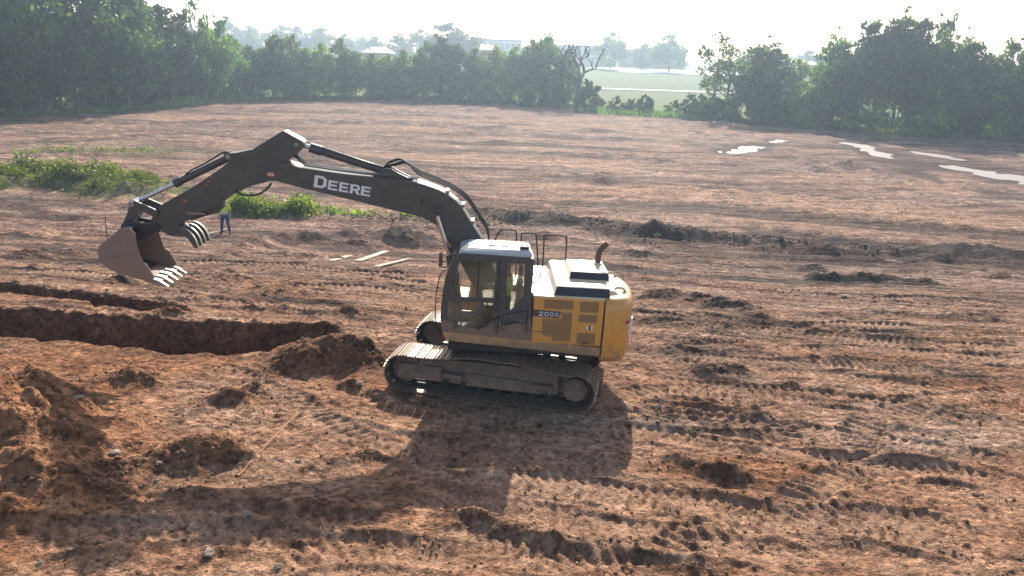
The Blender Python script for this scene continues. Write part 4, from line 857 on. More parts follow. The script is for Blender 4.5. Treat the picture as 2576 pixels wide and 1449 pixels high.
# arm-cylinder bracket, arm cylinder
MB().prism([(2.92,4.20),(2.62,4.42),(2.50,4.42),(2.40,4.36),(2.0,4.19)], -.17, -.10).prism([(2.92,4.20),(2.62,4.42),(2.50,4.42),(2.40,4.36),(2.0,4.19)], .10, .17).build('cylinder_bracket', M['charcoal'], boom, bevel=.01)
ac = MB().cyl((2.58,0,4.32),(3.98,0,4.675), .082, n=18).cyl((3.93,0,4.662),(4.16,0,4.72), .10, n=18).cyl((2.58,-.16,4.32),(2.58,.16,4.32), .05, n=14).build('arm_cylinder', M['charcoal'], boom, auto=True)
MB().cyl((4.1,0,4.705),(4.40,0,4.775), .05, n=14).build('piston_rod', M['chrome'], ac, auto=True)
MB().tube(spl([(2.65,.05,4.42),(3.0,.07,4.50),(3.6,.07,4.66),(4.0,.05,4.76),(4.05,.04,4.72)], 4), .018, 6).build('oil_pipe', M['charcoal'], ac, auto=True)
# boom lift cylinders
for yv in (.40, -.40):
    bc = MB().cyl((1.02,yv,1.55),(1.22,yv,2.75), .085, n=16).build('boom_cylinder', M['charcoal'], EX, SW, auto=True)
    MB().cyl((1.215,yv,2.72),(1.54,yv,3.60), .048, n=14).build('piston_rod', M['chrome'], bc, auto=True)
    MB().cyl((1.55,yv-.06,3.62),(1.55,yv+.06,3.62), .085, n=16).build('rod_eye', M['charcoal'], bc, auto=True)
MB().cyl((1.55,-.46,3.62),(1.55,.46,3.62), .05, n=14).build('cylinder_pin', M['charcoal'], boom, auto=True)
# hoses along the back of the boom
hz_ = [(.60,3.22),(.78,3.5),(.93,3.72),(1.10,3.92),(1.30,4.07),(1.55,4.18),(1.8,4.27),(2.05,4.35)]
for k, (yv, up, end) in enumerate(((-.16,.03,(2.35,4.46)), (-.10,.06,(2.42,4.50)), (.08,.05,(2.42,4.52)), (.15,.02,(2.3,4.46)))):
    pth = [(x_-.10-(.04 if i < 4 else 0), yv, z_+up-.03) for i, (x_, z_) in enumerate(hz_)]+[(end[0]-.12, yv*.7, end[1]+.08), (end[0]+.10, yv*.5, end[1]+.03), (2.66, yv*.4, 4.42)]
    MB().tube(spl([(.36,yv,2.6)]+pth, 4), .019, 6).build('hydraulic_hose', M['black'], boom, auto=True)
for yv in (-.17, -.06, .06, .17):
    MB().tube([(1.95,yv,4.235),(2.7,yv,4.255),(3.5,yv,4.31),(4.25,yv,4.375)], .016, 6).build('oil_pipe', M['charcoal'], boom, auto=True)
for x_, z_, a_ in ((1.35,4.0,0),(1.02,3.73,0),(.80,3.40,0)): MB().box(x_-.05,x_+.02,-.2,.2,z_-.02,z_+.045).build('hose_clamp', M['steel'], boom, bevel=.006)
for yv in (-.12, 0, .12): MB().tube(spl([(4.25,yv,4.38),(4.40,yv,4.50),(4.52,yv,4.56),(4.66,yv,4.50),(4.74,yv,4.38)], 4), .02, 6).build('hydraulic_hose', M['black'], boom, auto=True)
MB().box(1.83,1.87,.270,.285,3.72,3.86).build('grease_block', M['black'], boom)
for yv in (.16,): MB().tube(spl([(4.9,.22,3.98),(5.0,.24,3.84),(5.22,.25,3.72),(5.5,.25,3.72),(5.62,.22,3.80)], 5), .022, 7).build('hydraulic_hose', M['black'], boom, auto=True)
# --- arm (dipper)
AP = [(4.66,5.04),(4.30,4.87),(4.25,4.82),(4.26,4.76),(4.5,4.50),(4.70,4.30),(4.80,4.10),(5.0,3.99),(5.28,3.90),(5.72,3.68),(5.90,3.52),(6.57,3.12),(7.06,2.86),(7.22,2.82),(7.32,2.88),(7.35,3.0),(7.29,3.21),(7.24,3.32),(6.54,3.75),(5.93,4.19),(5.78,4.32),(5.75,4.51),(5.56,4.55),(5.27,4.63),(5.05,4.78)]
arm = MB().prism(AP, -.165, .165).build('arm', M['charcoal'], EX, SW, bevel=.015)
plate('side_flange', AP, [], .178, .026, M['charcoal'], arm); plate('side_flange', AP, [], -.178, .026, M['charcoal'], arm)
for x_, z_, r_ in ((4.40,4.78,.04), (5.76,4.45,.045), (7.22,2.93,.055)): MB().cyl((x_,-.20,z_),(x_,.205,z_), r_, n=14).build('pivot_pin', M['steel'], arm, auto=True)
MB().prism([(5.62,4.50),(5.80,4.55),(5.88,4.48),(5.82,4.36),(5.7,4.36)], .06, .10).prism([(5.62,4.50),(5.80,4.55),(5.88,4.48),(5.82,4.36),(5.7,4.36)], -.10, -.06).build('cylinder_lug', M['charcoal'], arm, bevel=.008)
kc = MB().cyl((5.78,0,4.42),(6.82,0,3.85), .075, n=18).cyl((6.76,0,3.885),(6.90,0,3.81), .092, n=18).build('bucket_cylinder', M['charcoal'], arm, auto=True)
MB().cyl((6.86,0,3.83),(7.70,0,3.385), .044, n=14).build('piston_rod', M['chrome'], kc, auto=True)
MB().tube(spl([(5.80,.03,4.50),(5.90,.03,4.51),(6.25,.03,4.28),(6.58,.03,4.09),(6.68,.03,3.98),(6.70,.02,3.92)], 4), .018, 6).build('oil_pipe', M['black'], kc, auto=True)
for x_, z_ in ((6.10,4.02),(6.16,3.94),(6.20,3.86)): MB().box(x_-.02,x_+.02,.19,.195,z_-.012,z_+.012).build('pipe_clip', M['decal_o'], arm)
MB().box(6.60,6.68,.19,.194,3.48,3.53).build('arm_sticker', M['decal_o'], arm)
# thumb cylinder and its bracket under the arm
MB().prism([(5.92,3.54),(6.30,3.30),(6.22,3.22),(6.05,3.26),(5.90,3.40)], -.08, .08).build('thumb_bracket', M['charcoal'], arm, bevel=.01)
tc = MB().cyl((6.08,0,3.32),(6.62,0,3.12), .062, n=14).build('thumb_cylinder', M['charcoal'], arm, auto=True)
MB().cyl((6.6,0,3.127),(6.92,0,2.99), .035, n=12).build('piston_rod', M['chrome'], tc, auto=True)
MB().box(6.25,6.62,.17,.20,3.24,3.27).build('wear_strip', M['steel'], arm)
# --- bucket links
for yv in (.24, -.24):
    MB().prism([(7.62,3.46),(7.70,3.46),(7.74,3.39),(7.68,3.33),(7.28,3.16),(7.18,3.18),(7.16,3.26),(7.24,3.31)], yv-.03, yv+.03).build('guide_link', M['charcoal'], arm, bevel=.012)
MB().cyl((7.68,-.30,3.39),(7.68,.30,3.39), .06, n=14).build('link_pin', M['steel'], arm, auto=True)
MB().prism([(7.60,3.44),(7.74,3.46),(7.84,3.14),(7.93,2.97),(7.84,2.88),(7.72,2.96),(7.60,3.20)], -.17, .17).build('bucket_link', M['charcoal'], arm, bevel=.02)
# --- bucket
BH = .60
BS = [(7.22,1.86),(7.69,1.955),(8.02,2.065),(8.20,2.205),(8.255,2.32),(8.26,2.46),(8.21,2.58),(8.0,2.75),(7.87,2.88),(7.78,2.94)]     # back shell, lip to top
BF = [(7.60,2.96),(7.50,2.84),(7.49,2.63),(7.44,2.43),(7.37,2.25),(7.31,2.20),(7.20,2.0)]                                                  # open side edge, top to lip
bs = spl(BS, 3); sh = MB(); nb_ = len(bs)
def off(pl, d):
    o = []
    for i, p in enumerate(pl):
        a_ = np.array(pl[max(0, i-1)]); c_ = np.array(pl[min(len(pl)-1, i+1)]); t_ = (c_-a_)/np.linalg.norm(c_-a_); o.append((p[0]-t_[1]*d, p[1]+t_[0]*d))
    return o
inr = off(bs, .03)
sh.prism(bs+inr[::-1], -BH+.02, BH-.02)
bucket = sh.build('bucket', M['bucket'], EX, SW)
for s_ in (1, -1):
    MB().prism(bs+BF, s_*BH-(.025 if s_ > 0 else 0), s_*BH+(0 if s_ > 0 else .025)).build('side_wall', M['bucket'], bucket, bevel=.006)
    MB().prism([(7.31,2.24),(7.38,2.28),(7.46,2.10),(7.36,1.88),(7.20,1.85),(7.17,2.0)], s_*BH-(0 if s_ > 0 else .03), s_*BH+(.03 if s_ > 0 else 0)).build('side_cutter', M['bucket'], bucket, bevel=.006)
    MB().prism([(7.93,2.94),(7.96,2.74),(7.62,2.62),(7.50,2.66),(7.18,2.86),(7.14,2.95),(7.24,3.02),(7.5,2.99),(7.80,3.04)], s_*.21-.03, s_*.21+.03).build('bucket_ear', M['bucket_in'], bucket, bevel=.01)
MB().prism([(7.60,2.96),(7.78,2.94),(7.87,2.88),(7.80,2.82),(7.62,2.88)], -BH+.03, BH-.03).build('top_plate', M['bucket_in'], bucket, bevel=.008)
MB().prism(inr[2:-2]+off(inr[2:-2], .008)[::-1], -BH+.026, BH-.026).build('inner_lining', M['bucket_in'], bucket)
MB().prism([(7.24,1.84),(7.24,1.90),(7.10,1.865),(7.09,1.835)], -BH, BH).build('cutting_lip', M['steel'], bucket, bevel=.005)
for k in range(5):
    yv = -.53+.265*k
    b_ = MB(); b_.loft([[(7.27,yv-.055,1.85),(7.27,yv+.055,1.85),(7.28,yv+.055,1.935),(7.28,yv-.055,1.935)], [(7.10,yv-.05,1.815),(7.10,yv+.05,1.815),(7.11,yv+.05,1.90),(7.11,yv-.05,1.90)], [(6.92,yv-.032,1.765),(6.92,yv+.032,1.765),(6.92,yv+.03,1.78),(6.92,yv-.03,1.78)]])
    b_.build('tooth', M['steel'], bucket, bevel=.006)
MB().box(7.86,7.92,.606,.609,2.34,2.36).box(7.94,8.0,.606,.609,2.34,2.36).build('worn_mark', M['charcoal'], bucket)
# --- thumb
th = MB(); th.prism([(7.22,3.0),(7.05,3.04),(6.86,3.0),(6.66,2.95),(6.60,2.86),(6.74,2.78),(6.95,2.74),(7.16,2.83),(7.28,2.90)], -.17, .17)
thumb = th.build('thumb', M['charcoal'], EX, SW, bevel=.015)
MB().box(6.63,6.75,-.40,.40,2.80,2.93).build('cross_beam', M['charcoal'], thumb, bevel=.012)
for yv in (-.36,-.12,.12,.36):
    tt = spl([(6.76,2.92),(6.66,2.965),(6.54,2.92),(6.43,2.80),(6.375,2.66),(6.36,2.58)], 3); ii = spl([(6.74,2.80),(6.66,2.83),(6.58,2.80),(6.52,2.72),(6.45,2.62),(6.40,2.57)], 3)
    tn = MB(); tn.prism(tt+ii[::-1], yv-.035, yv+.035); tn.build('tine', M['charcoal'], thumb, bevel=.008)
    MB().prism(off(tt[2:-1], -.0)+off(tt[2:-1], -.012)[::-1], yv-.034, yv+.034).build('worn_edge', M['steel'], thumb)
# ------------------------------------------------------------------ vegetation
rng = np.random.default_rng(7)
def leaf_quads(P, size, r_, up=.25):
    """one irregular four-cornered leaf clump per point"""
    n = len(P); d = r_.normal(size=(n, 3)); d[:, 2] += up; d /= np.linalg.norm(d, axis=1)[:, None]
    a_ = np.cross(d, r_.normal(size=(n, 3))); a_ /= np.linalg.norm(a_, axis=1)[:, None]; b_ = np.cross(d, a_)
    s = (size*r_.uniform(.55, 1.35, n))[:, None]; k = r_.uniform(.45, .8, n)[:, None]
    V = np.stack([P-a_*s, P+b_*s*k*r_.uniform(.6, 1.2, (n, 1)), P+a_*s*r_.uniform(.7, 1.1, (n, 1))+d*s*.25, P-b_*s*k], 1).reshape(-1, 3)
    return V, np.arange(4*n).reshape(n, 4)
def crown_points(r_, clumps, per):
    pts = []; tint = []
    for (cx, cy, cz, cr) in clumps:
        n = max(6, int(per*cr*cr)); d = r_.normal(size=(n, 3)); d /= np.linalg.norm(d, axis=1)[:, None]
        rad = cr*np.clip(r_.normal(.82, .22, n), .1, 1.25)[:, None]
        q = d*rad*np.array([1, 1, .75])+np.array([cx, cy, cz]); pts.append(q)
        tint.append(np.clip(r_.normal(.5+.25*r_.normal(), .28, n), 0, 1))
    return np.vstack(pts), np.concatenate(tint)
def broadleaf(seed, slim=1.0, low=.18, per=165, leaf=.21, top=1.0, gaps=.0, mat_='leaf', clumpsize=1.0, nlimb=26):
    """unit tree 10 m high: returns crown mesh and trunk mesh"""
    r_ = np.random.default_rng(seed); clumps = []; H_ = 10.0
    tb = MB(); bend = r_.normal(0, .25, 2)
    tr_ = [(bend[0]*(z/10)**2*2, bend[1]*(z/10)**2*2, z) for z in (-.4, 0, 1.5, 3, 5, 7, 9)]
    tb.tube(tr_, [.24, .21, .18, .15, .11, .07, .03], 7)
    for k in range(nlimb):
        f = low+(1-low)*((k+.5)/nlimb)**.85; z = H_*f; az = k*2.4+r_.normal(0, .5)
        env = math.sin(math.pi*min(1, max(.06, (f-low*.7)/(1.06-low*.7)))**.75)
        rr = 3.0*slim*env*r_.uniform(.45, 1.0); cr = (1.25*env+.35)*r_.uniform(.6, 1.15)*clumpsize
        x0 = bend[0]*2*f*f; y0 = bend[1]*2*f*f
        c_ = (x0+rr*math.cos(az), y0+rr*math.sin(az), min(z+r_.normal(0, .35), 10.2-cr*.7)); clumps.append((*c_, cr))
        zb_ = max(1.2, z-1.6*r_.uniform(.6, 1.2))
        tb.tube([(bend[0]*2*(zb_/10)**2, bend[1]*2*(zb_/10)**2, zb_), ((x0+c_[0])/2, (y0+c_[1])/2, (zb_+c_[2])/2-.1), c_], [.07, .05, .02], 5)
        if r_.random() < .6:
            a2 = az+r_.normal(0, .9); clumps.append((c_[0]+cr*.9*math.cos(a2), c_[1]+cr*.9*math.sin(a2), c_[2]+r_.normal(.2, .5), cr*r_.uniform(.4, .7)))
    P_, T_ = crown_points(r_, clumps, per)
    if gaps: k = fbm(P_[:, 0]*.6+P_[:, 2]*.37, P_[:, 1]*.6+P_[:, 2]*.5, 2, seed) > -.5+gaps; P_, T_ = P_[k], T_[k]
    P_ = P_[P_[:, 2] > .3]; T_ = T_[:len(P_)]
    V, F_ = leaf_quads(P_, leaf, r_)
    return np_quads('crown', V, F_, M[mat_], False, {'tint': ('FACE', T_)}), new_mesh('trunk', tb.v, tb.f, M['bark'], True)
PROTO = {'broad': [broadleaf(11), broadleaf(12, 1.1, .12), broadleaf(13, .9, .2)],
         'tall': [broadleaf(21, .62, .22, mat_='leaf_dark'), broadleaf(22, .7, .3, mat_='leaf'), broadleaf(23, .55, .35, 130, gaps=.15, mat_='leaf')],
         'dark': [broadleaf(31, 1.0, .08, mat_='leaf_dark'), broadleaf(32, .85, .06, mat_='leaf_dark')],
         'light': [broadleaf(41, .85, .05, mat_='leaf_light'), broadleaf(42, 1.0, .05, mat_='leaf_light', gaps=.1), broadleaf(43, .7, .05, mat_='leaf_light')],
         'thin': [broadleaf(51, .6, .3, 60, .24, gaps=.25, mat_='leaf', clumpsize=.7), broadleaf(52, .9, .3, 60, .24, gaps=.2, mat_='leaf', clumpsize=.7)],
         'shrub': [broadleaf(61, 1.5, .02, 130, .36, mat_='leaf'), broadleaf(62, 1.7, .02, 130, .36, mat_='leaf_light'), broadleaf(63, 1.3, .02, 130, .34, mat_='leaf_dark')]}
def tree(name, kind, k, px, py, top, wide, label, cat='tree', group=None, back=0.0):
    """a tree rooted at the spot seen at (px,py), its top at row top, crown wide px across"""
    x, y = at(px, py); h_ = (py-top)/CF*(math.hypot(x*0, y)*1.0+.0)/1.0
    if back: s_ = (y+back)/y; x *= s_; y += back; h_ *= s_
    cm, tm = PROTO[kind][k % len(PROTO[kind])]
    o = empty(name, (x, y, float(gz(x, y))-.05), rng.uniform(0, 6.28))
    wd = max(.35, wide/CF*y/(6.6*{'tall': .62, 'thin': .75, 'shrub': 1.45}.get(kind, .95)))
    for nm, me_ in (('crown', cm), ('trunk', tm)):
        c_ = link(nm, me_, o); c_.scale = (wd, wd, h_/10.0)
    return set_props(o, label, cat, group)
ORD = ['first', 'second', 'third', 'fourth', 'fifth', 'sixth', 'seventh', 'eighth', 'ninth', 'tenth', 'eleventh', 'twelfth', 'thirteenth', 'fourteenth', 'fifteenth', 'sixteenth', 'seventeenth', 'eighteenth', 'nineteenth', 'twentieth']
# left wood, front row
LW = [(-60,298,-140,150,'dark'),(25,294,-60,120,'light'),(80,291,-90,140,'tall'),(140,289,-40,130,'dark'),(195,285,10,110,'broad'),(250,282,-60,130,'tall'),(300,278,-30,130,'tall'),(345,275,-10,120,'dark'),(390,270,15,110,'broad'),(430,268,35,100,'tall'),(470,264,55,100,'broad'),(505,262,12,60,'thin'),(530,259,75,95,'light'),(565,256,70,95,'broad'),(600,252,110,90,'light')]
for i, (px, py, tp_, wd, kd) in enumerate(LW):
    lab = {11: 'thin open-crowned tree sticking up above its neighbours at the right end of the left wood'}.get(i, '%s %s tree from the left along the front of the left-hand wood' % (ORD[i], {'dark': 'dark dense', 'light': 'pale green', 'tall': 'tall narrow', 'broad': 'broad leafy', 'thin': 'thin'}[kd]))
    lab = lab if i == 11 else lab.replace(ORD[i]+' ', ORD[i]+', ').replace('tree from the left', 'tree counting from the left')
    tree('woodland_tree', kd, i, px, py, tp_, wd, lab, group='front trees of the left wood')
# bare stems along the foot of the left wood
stems = [(60,290),(110,288),(160,286),(215,284),(270,280),(330,277),(400,269),(440,266),(480,263),(500,261),(520,259),(545,258)]
for i, (px, py) in enumerate(stems):
    x, y = at(px, py+1); h_ = 5+2.5*rng.random(); b_ = MB().tube([(0,0,-.2),(rng.normal(0,.1),0,2),(rng.normal(0,.25),rng.normal(0,.2),h_)], [.14,.11,.05], 6)
    b_.tube([(0,0,h_*.5),(rng.normal(0,.5),rng.normal(0,.3),h_*.9)], [.05,.02], 5)
    o = empty('sapling', (x, y-.3, float(gz(x, y)))); b_.build('trunk', M['bark_pale'], o, auto=True); cc = link('crown', PROTO['thin'][i % 2][0], o, rng.uniform(0, 6)); cc.scale = (.35, .35, h_*.092); cc.location = (0, 0, h_*.12)
    set_props(o, '%s slender pale-stemmed sapling from the left at the foot of the left wood' % ORD[i], 'tree', 'pale saplings at the wood edge')
# middle row across the back of the site
MW = [(640,252,125,90,'dark'),(690,250,100,95,'broad'),(735,250,98,80,'light'),(775,250,130,80,'light'),(815,250,118,70,'light'),(855,250,108,62,'light'),(895,251,134,80,'broad'),(935,251,146,70,'light'),(970,252,156,75,'light'),(1015,253,142,85,'light'),(1065,254,118,80,'broad'),(1110,254,108,95,'broad'),(1155,255,122,85,'dark'),(1200,257,132,80,'light'),(1245,259,128,85,'light'),(1285,262,130,85,'light'),(1330,264,112,90,'broad'),(1375,267,108,80,'broad'),(1415,271,135,70,'dark')]
for i, (px, py, tp_, wd, kd) in enumerate(MW):
    tree('hedgerow_tree', kd, i+2, px, py, tp_, wd, '%s tree from the left in the hazy row behind the boom, %s' % (ORD[i], {'dark': 'dark and dense', 'light': 'pale yellow-green', 'broad': 'mid green and round'}[kd]), group='trees along the back of the site')
# right clump
RW = [(1825,305,130,110,'thin'),(1895,309,122,140,'broad'),(1790,301,95,85,'thin'),(2000,319,160,90,'light'),(2090,328,105,100,'broad'),(2140,332,72,90,'tall'),(2190,335,68,85,'tall'),(2240,337,64,95,'tall'),(2290,341,72,95,'tall'),(2340,343,76,95,'broad'),(2385,346,108,100,'broad'),(2440,349,130,110,'dark'),(2500,352,128,110,'broad'),(2560,355,138,110,'dark'),(2620,357,120,120,'broad')]
for i, (px, py, tp_, wd, kd) in enumerate(RW):
    tree('clump_tree', kd, i+1, px, py, tp_, wd, ['wide airy tree with many stems at the right of the gap', 'broad grey-green tree beside the gap on the right', 'tall sparse tree standing up left in the gap on the right', 'small upright tree between the airy trees and the big right clump'][i] if i < 4 else '%s tree from the left in the big dark clump on the right, %s' % (ORD[i-4], {'dark': 'low and dense', 'broad': 'rounded', 'tall': 'tall and narrow'}[kd]), group='right-hand tree clump')
# shrubs at the foot of the trees
SH = [(1800,304,245,80),(1860,309,225,90),(1915,313,215,90),(1955,317,240,80),(2030,323,225,80),(2070,327,215,90),(1160,258,215,60),(1205,262,225,50),(1325,268,225,45),(1480,280,205,60),(1545,284,245,45),(1585,287,250,40),(1622,289,240,34),(1690,293,255,50),(1730,297,240,55),(1765,300,240,55),(1820,305,265,50),(1930,313,270,55),(1975,318,262,60),(2045,324,270,60),(2110,331,245,90),(2160,335,270,80),(2330,345,290,70),(2430,350,300,60),(1500,276,240,40),(440,266,238,40)]
for i, (px, py, tp_, wd) in enumerate(SH):
    where = 'left wood' if px < 600 else 'middle tree row' if px < 1470 else 'open gap' if px < 1710 else 'right-hand trees'
    rank = sum(1 for q in SH if q[0] < px and ('left wood' if q[0] < 600 else 'middle tree row' if q[0] < 1470 else 'open gap' if q[0] < 1710 else 'right-hand trees') == where)
    tree('shrub', 'shrub', i, px, py, tp_, wd, '%s low leafy shrub from the left at the foot of the %s' % (ORD[rank], where), 'shrub', 'shrubs along the site edge')
# single trees far beyond, in the haze
FT = [(575,120,50,60,520),(625,125,66,60,520),(700,125,64,70,500),(745,125,66,60,480),(805,130,70,70,470),(865,135,86,60,470),(1000,140,84,60,400),(1055,140,76,70,390),(1140,150,60,110,330),(1225,140,100,50,420),(1385,150,98,60,360),(1540,160,84,62,380),(1620,160,108,60,400),(1690,162,90,78,370),(1960,165,122,60,420),(2040,168,126,60,430),(1300,145,118,50,420),(940,140,92,50,430)]
for i, (px, py, tp_, wd, dist) in enumerate(FT):
    d = ray(px, tp_); t_ = dist/d.y; x = d.x*t_; ztop = CH+d.z*t_; z0 = float(zb(x, dist)); cm, tm = PROTO['broad' if i % 3 else 'dark'][i % 2]
    o = empty('far_tree', (x, dist, z0-.05), rng.uniform(0, 6)); wsc = wd/CF*dist/6.4
    for nm, me_ in (('crown', cm), ('trunk', tm)): c_ = link(nm, me_, o); c_.scale = (wsc, wsc, (ztop-z0)/10)
    r_ = sorted(range(len(FT)), key=lambda q: FT[q][0]).index(i)
    set_props(o, ('large round-topped tree, the biggest on the hazy skyline behind the boom' if i == 8 else '%s hazy tree from the left along the far skyline' % ORD[r_]), 'tree', 'far trees in the haze')
# masses of wood nobody could count
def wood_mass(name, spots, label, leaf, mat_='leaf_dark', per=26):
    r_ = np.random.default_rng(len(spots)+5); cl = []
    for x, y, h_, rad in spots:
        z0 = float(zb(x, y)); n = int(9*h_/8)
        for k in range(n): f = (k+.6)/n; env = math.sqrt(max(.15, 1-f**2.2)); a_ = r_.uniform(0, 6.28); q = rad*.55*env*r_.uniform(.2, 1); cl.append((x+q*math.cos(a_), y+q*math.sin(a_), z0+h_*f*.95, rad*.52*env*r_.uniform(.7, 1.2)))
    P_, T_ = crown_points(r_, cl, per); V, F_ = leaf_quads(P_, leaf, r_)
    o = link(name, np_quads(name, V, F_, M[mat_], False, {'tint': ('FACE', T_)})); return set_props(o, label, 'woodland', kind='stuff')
sp = []
for i in range(34):
    px = rng.uniform(-160, 560); x, y = at(px, np.interp(px, [-200,0,600], [305,296,254])); b_ = rng.uniform(6, 26); s_ = (y+b_)/y; sp.append((x*s_, y+b_, (14.5 if px < 430 else 10.5)*rng.uniform(.85, 1.12), 3.2))
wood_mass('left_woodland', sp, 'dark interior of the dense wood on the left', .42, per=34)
sp = []
for i in range(46):
    px = rng.uniform(620, 1450); x, y = at(px, np.interp(px, [600,1100,1450], [250,252,270])); b_ = rng.uniform(1, 14); s_ = (y+b_)/y; sp.append((x*s_, y+b_, (7.0 if i % 2 else 3.8)*rng.uniform(.8, 1.2), 3.0))
wood_mass('hedgerow_thicket', sp, 'dense thicket filling in behind the middle tree row', .40, 'leaf', per=26)
sp = []
for i in range(44):
    px = rng.uniform(2070, 2750); x, y = at(px, np.interp(px, [2000,2600], [320,357])); b_ = rng.uniform(1.5, 14); s_ = (y+b_)/y; sp.append((x*s_, y+b_, (9.5 if i % 2 and b_ > 5 else 4.2)*rng.uniform(.8, 1.15), 3.0))
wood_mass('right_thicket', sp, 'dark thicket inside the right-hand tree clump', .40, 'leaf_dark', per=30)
sp = []
for i in range(70):
    px = rng.choice([rng.uniform(520, 960), rng.uniform(1180, 1450), rng.uniform(2330, 2800), rng.uniform(1830, 2080), rng.uniform(-100, 520)]); dist = rng.uniform(480, 640); d = ray(px, 100); x = d.x/d.y*dist
    sp.append((x, dist, rng.uniform(10, 15) if px < 1000 else rng.uniform(7, 10), 9))
wood_mass('far_woods', sp, 'distant woods fading into bright haze along the skyline', 1.3, 'leaf', per=3.2)
# the bare tree in the gap
r_ = random.Random(3); bt = MB()
def branch(p, d, L, rad, depth):
    q = p+d*L; mid = (p+q)/2+Vector((r_.gauss(0, .06), r_.gauss(0, .06), 0))*L
    bt.tube([p, mid, q], [rad, rad*.85, rad*.68], 6 if depth < 2 else 4)
    if depth >= 5: return
    for k in range(2 if depth else 4):
        a_ = Vector((r_.gauss(0, 1), r_.gauss(0, 1), r_.gauss(.15, .5))).normalized(); nd = (d*1.0+a_*(.7 if depth else .95)+Vector((0, 0, .1))).normalized()
        branch(q if k else mid+(q-mid)*.6, nd, L*r_.uniform(.62, .82), max(.035, rad*.64), depth+1)
x, y = at(1448, 272); hb = (272-100)/CF*y
branch(Vector((0, 0, -.2)), Vector((.05, 0, 1)), hb*.27, .34, 0)
me = new_mesh('bare_tree', bt.v, bt.f, M['bark'], True); zmax = max(v[2] for v in bt.v)
bare = link('bare_tree', me, loc=(x*(y-9)/y, y-9, float(gz(x, y-9)))); bare.scale = (1.9, 1.9, hb/zmax*1.0)
set_props(bare, 'leafless spreading tree standing in front of the gap to the green field', 'tree')
# --- weeds and grass
def scatter(spine, wd, n, r_):
    P = polyw(spine); L = np.hypot(*np.diff(P, axis=0).T); c_ = np.concatenate([[0], np.cumsum(L)]); s_ = r_.uniform(0, c_[-1], n)
    x = np.interp(s_, c_, P[:, 0])+r_.normal(0, wd*.55, n); y = np.interp(s_, c_, P[:, 1])+r_.normal(0, wd*.5, n); return x, y
def weeds(name, spine, wd, ntuft, label, hmax, seed, mats=('weed', 'grassm')):
    r_ = np.random.default_rng(seed); x, y = scatter(spine, wd, ntuft, r_); d = fbm(x/1.6, y/1.6, 2, seed); k = d > -.35; x, y, d = x[k], y[k], d[k]
    z = gz(x, y); Vs = []; Fs = []; Ts = []; Ms = []; b0 = 0
    for i in range(len(x)):
        hh = hmax*(.25+.75*r_.random()**1.5)*np.clip(1.0+1.3*d[i], .25, 2.0); leafy = d[i]+.4*r_.normal() > .0
        if leafy:
            n = 16; q = r_.normal(size=(n, 3))*np.array([.16, .16, .0])*hh*1.6; q[:, 2] = hh*r_.uniform(.1, 1, n); q += np.array([x[i], y[i], z[i]])
            V, F_ = leaf_quads(q, .075*(.8+hh*.5), r_, .8); tt = np.clip(r_.normal(.40+.32*r_.normal(), .2, n), 0, 1); mi = 0
        else:
            n = 12; bx = r_.normal(0, .10, (n, 2)); lean = r_.normal(0, .22, (n, 2))*hh; h2 = hh*r_.uniform(.5, 1.1, n); w_ = .012; a_ = r_.uniform(0, 3.14, n); cx = np.cos(a_)*w_; cy = np.sin(a_)*w_
            p0 = np.stack([x[i]+bx[:, 0]-cx, y[i]+bx[:, 1]-cy, np.full(n, z[i]-.02)], 1); p1 = np.stack([x[i]+bx[:, 0]+cx, y[i]+bx[:, 1]+cy, np.full(n, z[i]-.02)], 1)
            p2 = np.stack([x[i]+bx[:, 0]+lean[:, 0]*.5+cx, y[i]+bx[:, 1]+lean[:, 1]*.5+cy, z[i]+h2*.65], 1); p3 = np.stack([x[i]+bx[:, 0]+lean[:, 0], y[i]+bx[:, 1]+lean[:, 1], z[i]+h2], 1)
            V = np.stack([p0, p1, p2, p3], 1).reshape(-1, 3); F_ = np.arange(4*n).reshape(n, 4); tt = np.clip(r_.normal(.5, .3, n), 0, 1); mi = 1
        Vs.append(V); Fs.append(F_+b0); b0 += len(V); Ts.append(tt); Ms.append(np.full(n, mi))
    me_ = np_quads(name, np.vstack(Vs), np.vstack(Fs), [M[q] for q in mats], False, {'tint': ('FACE', np.concatenate(Ts))}); me_.polygons.foreach_set('material_index', np.concatenate(Ms).astype(np.int32))
    return set_props(link(name, me_), label, 'weeds', kind='stuff')
weeds('bank_weeds', [(-80,470),(80,455),(200,462),(300,478),(345,486)], 2.2, 2600, 'bright green weeds and grass covering the bank at the left', .62, 301)
weeds('strip_weeds', [(600,537),(680,540),(740,536),(790,540)], 1.1, 1000, 'weedy green strip behind the boom', .55, 302)
weeds('sparse_weeds', [(40,385),(250,378),(420,385)], 2.6, 260, 'sparse low grass beyond the green bank', .28, 303, ('grassm', 'drygrass'))
weeds('sparse_weeds', [(870,545),(1000,548),(1150,552)], 1.5, 260, 'scrappy weeds on the rubble behind the boom', .3, 304, ('weed', 'drygrass'))
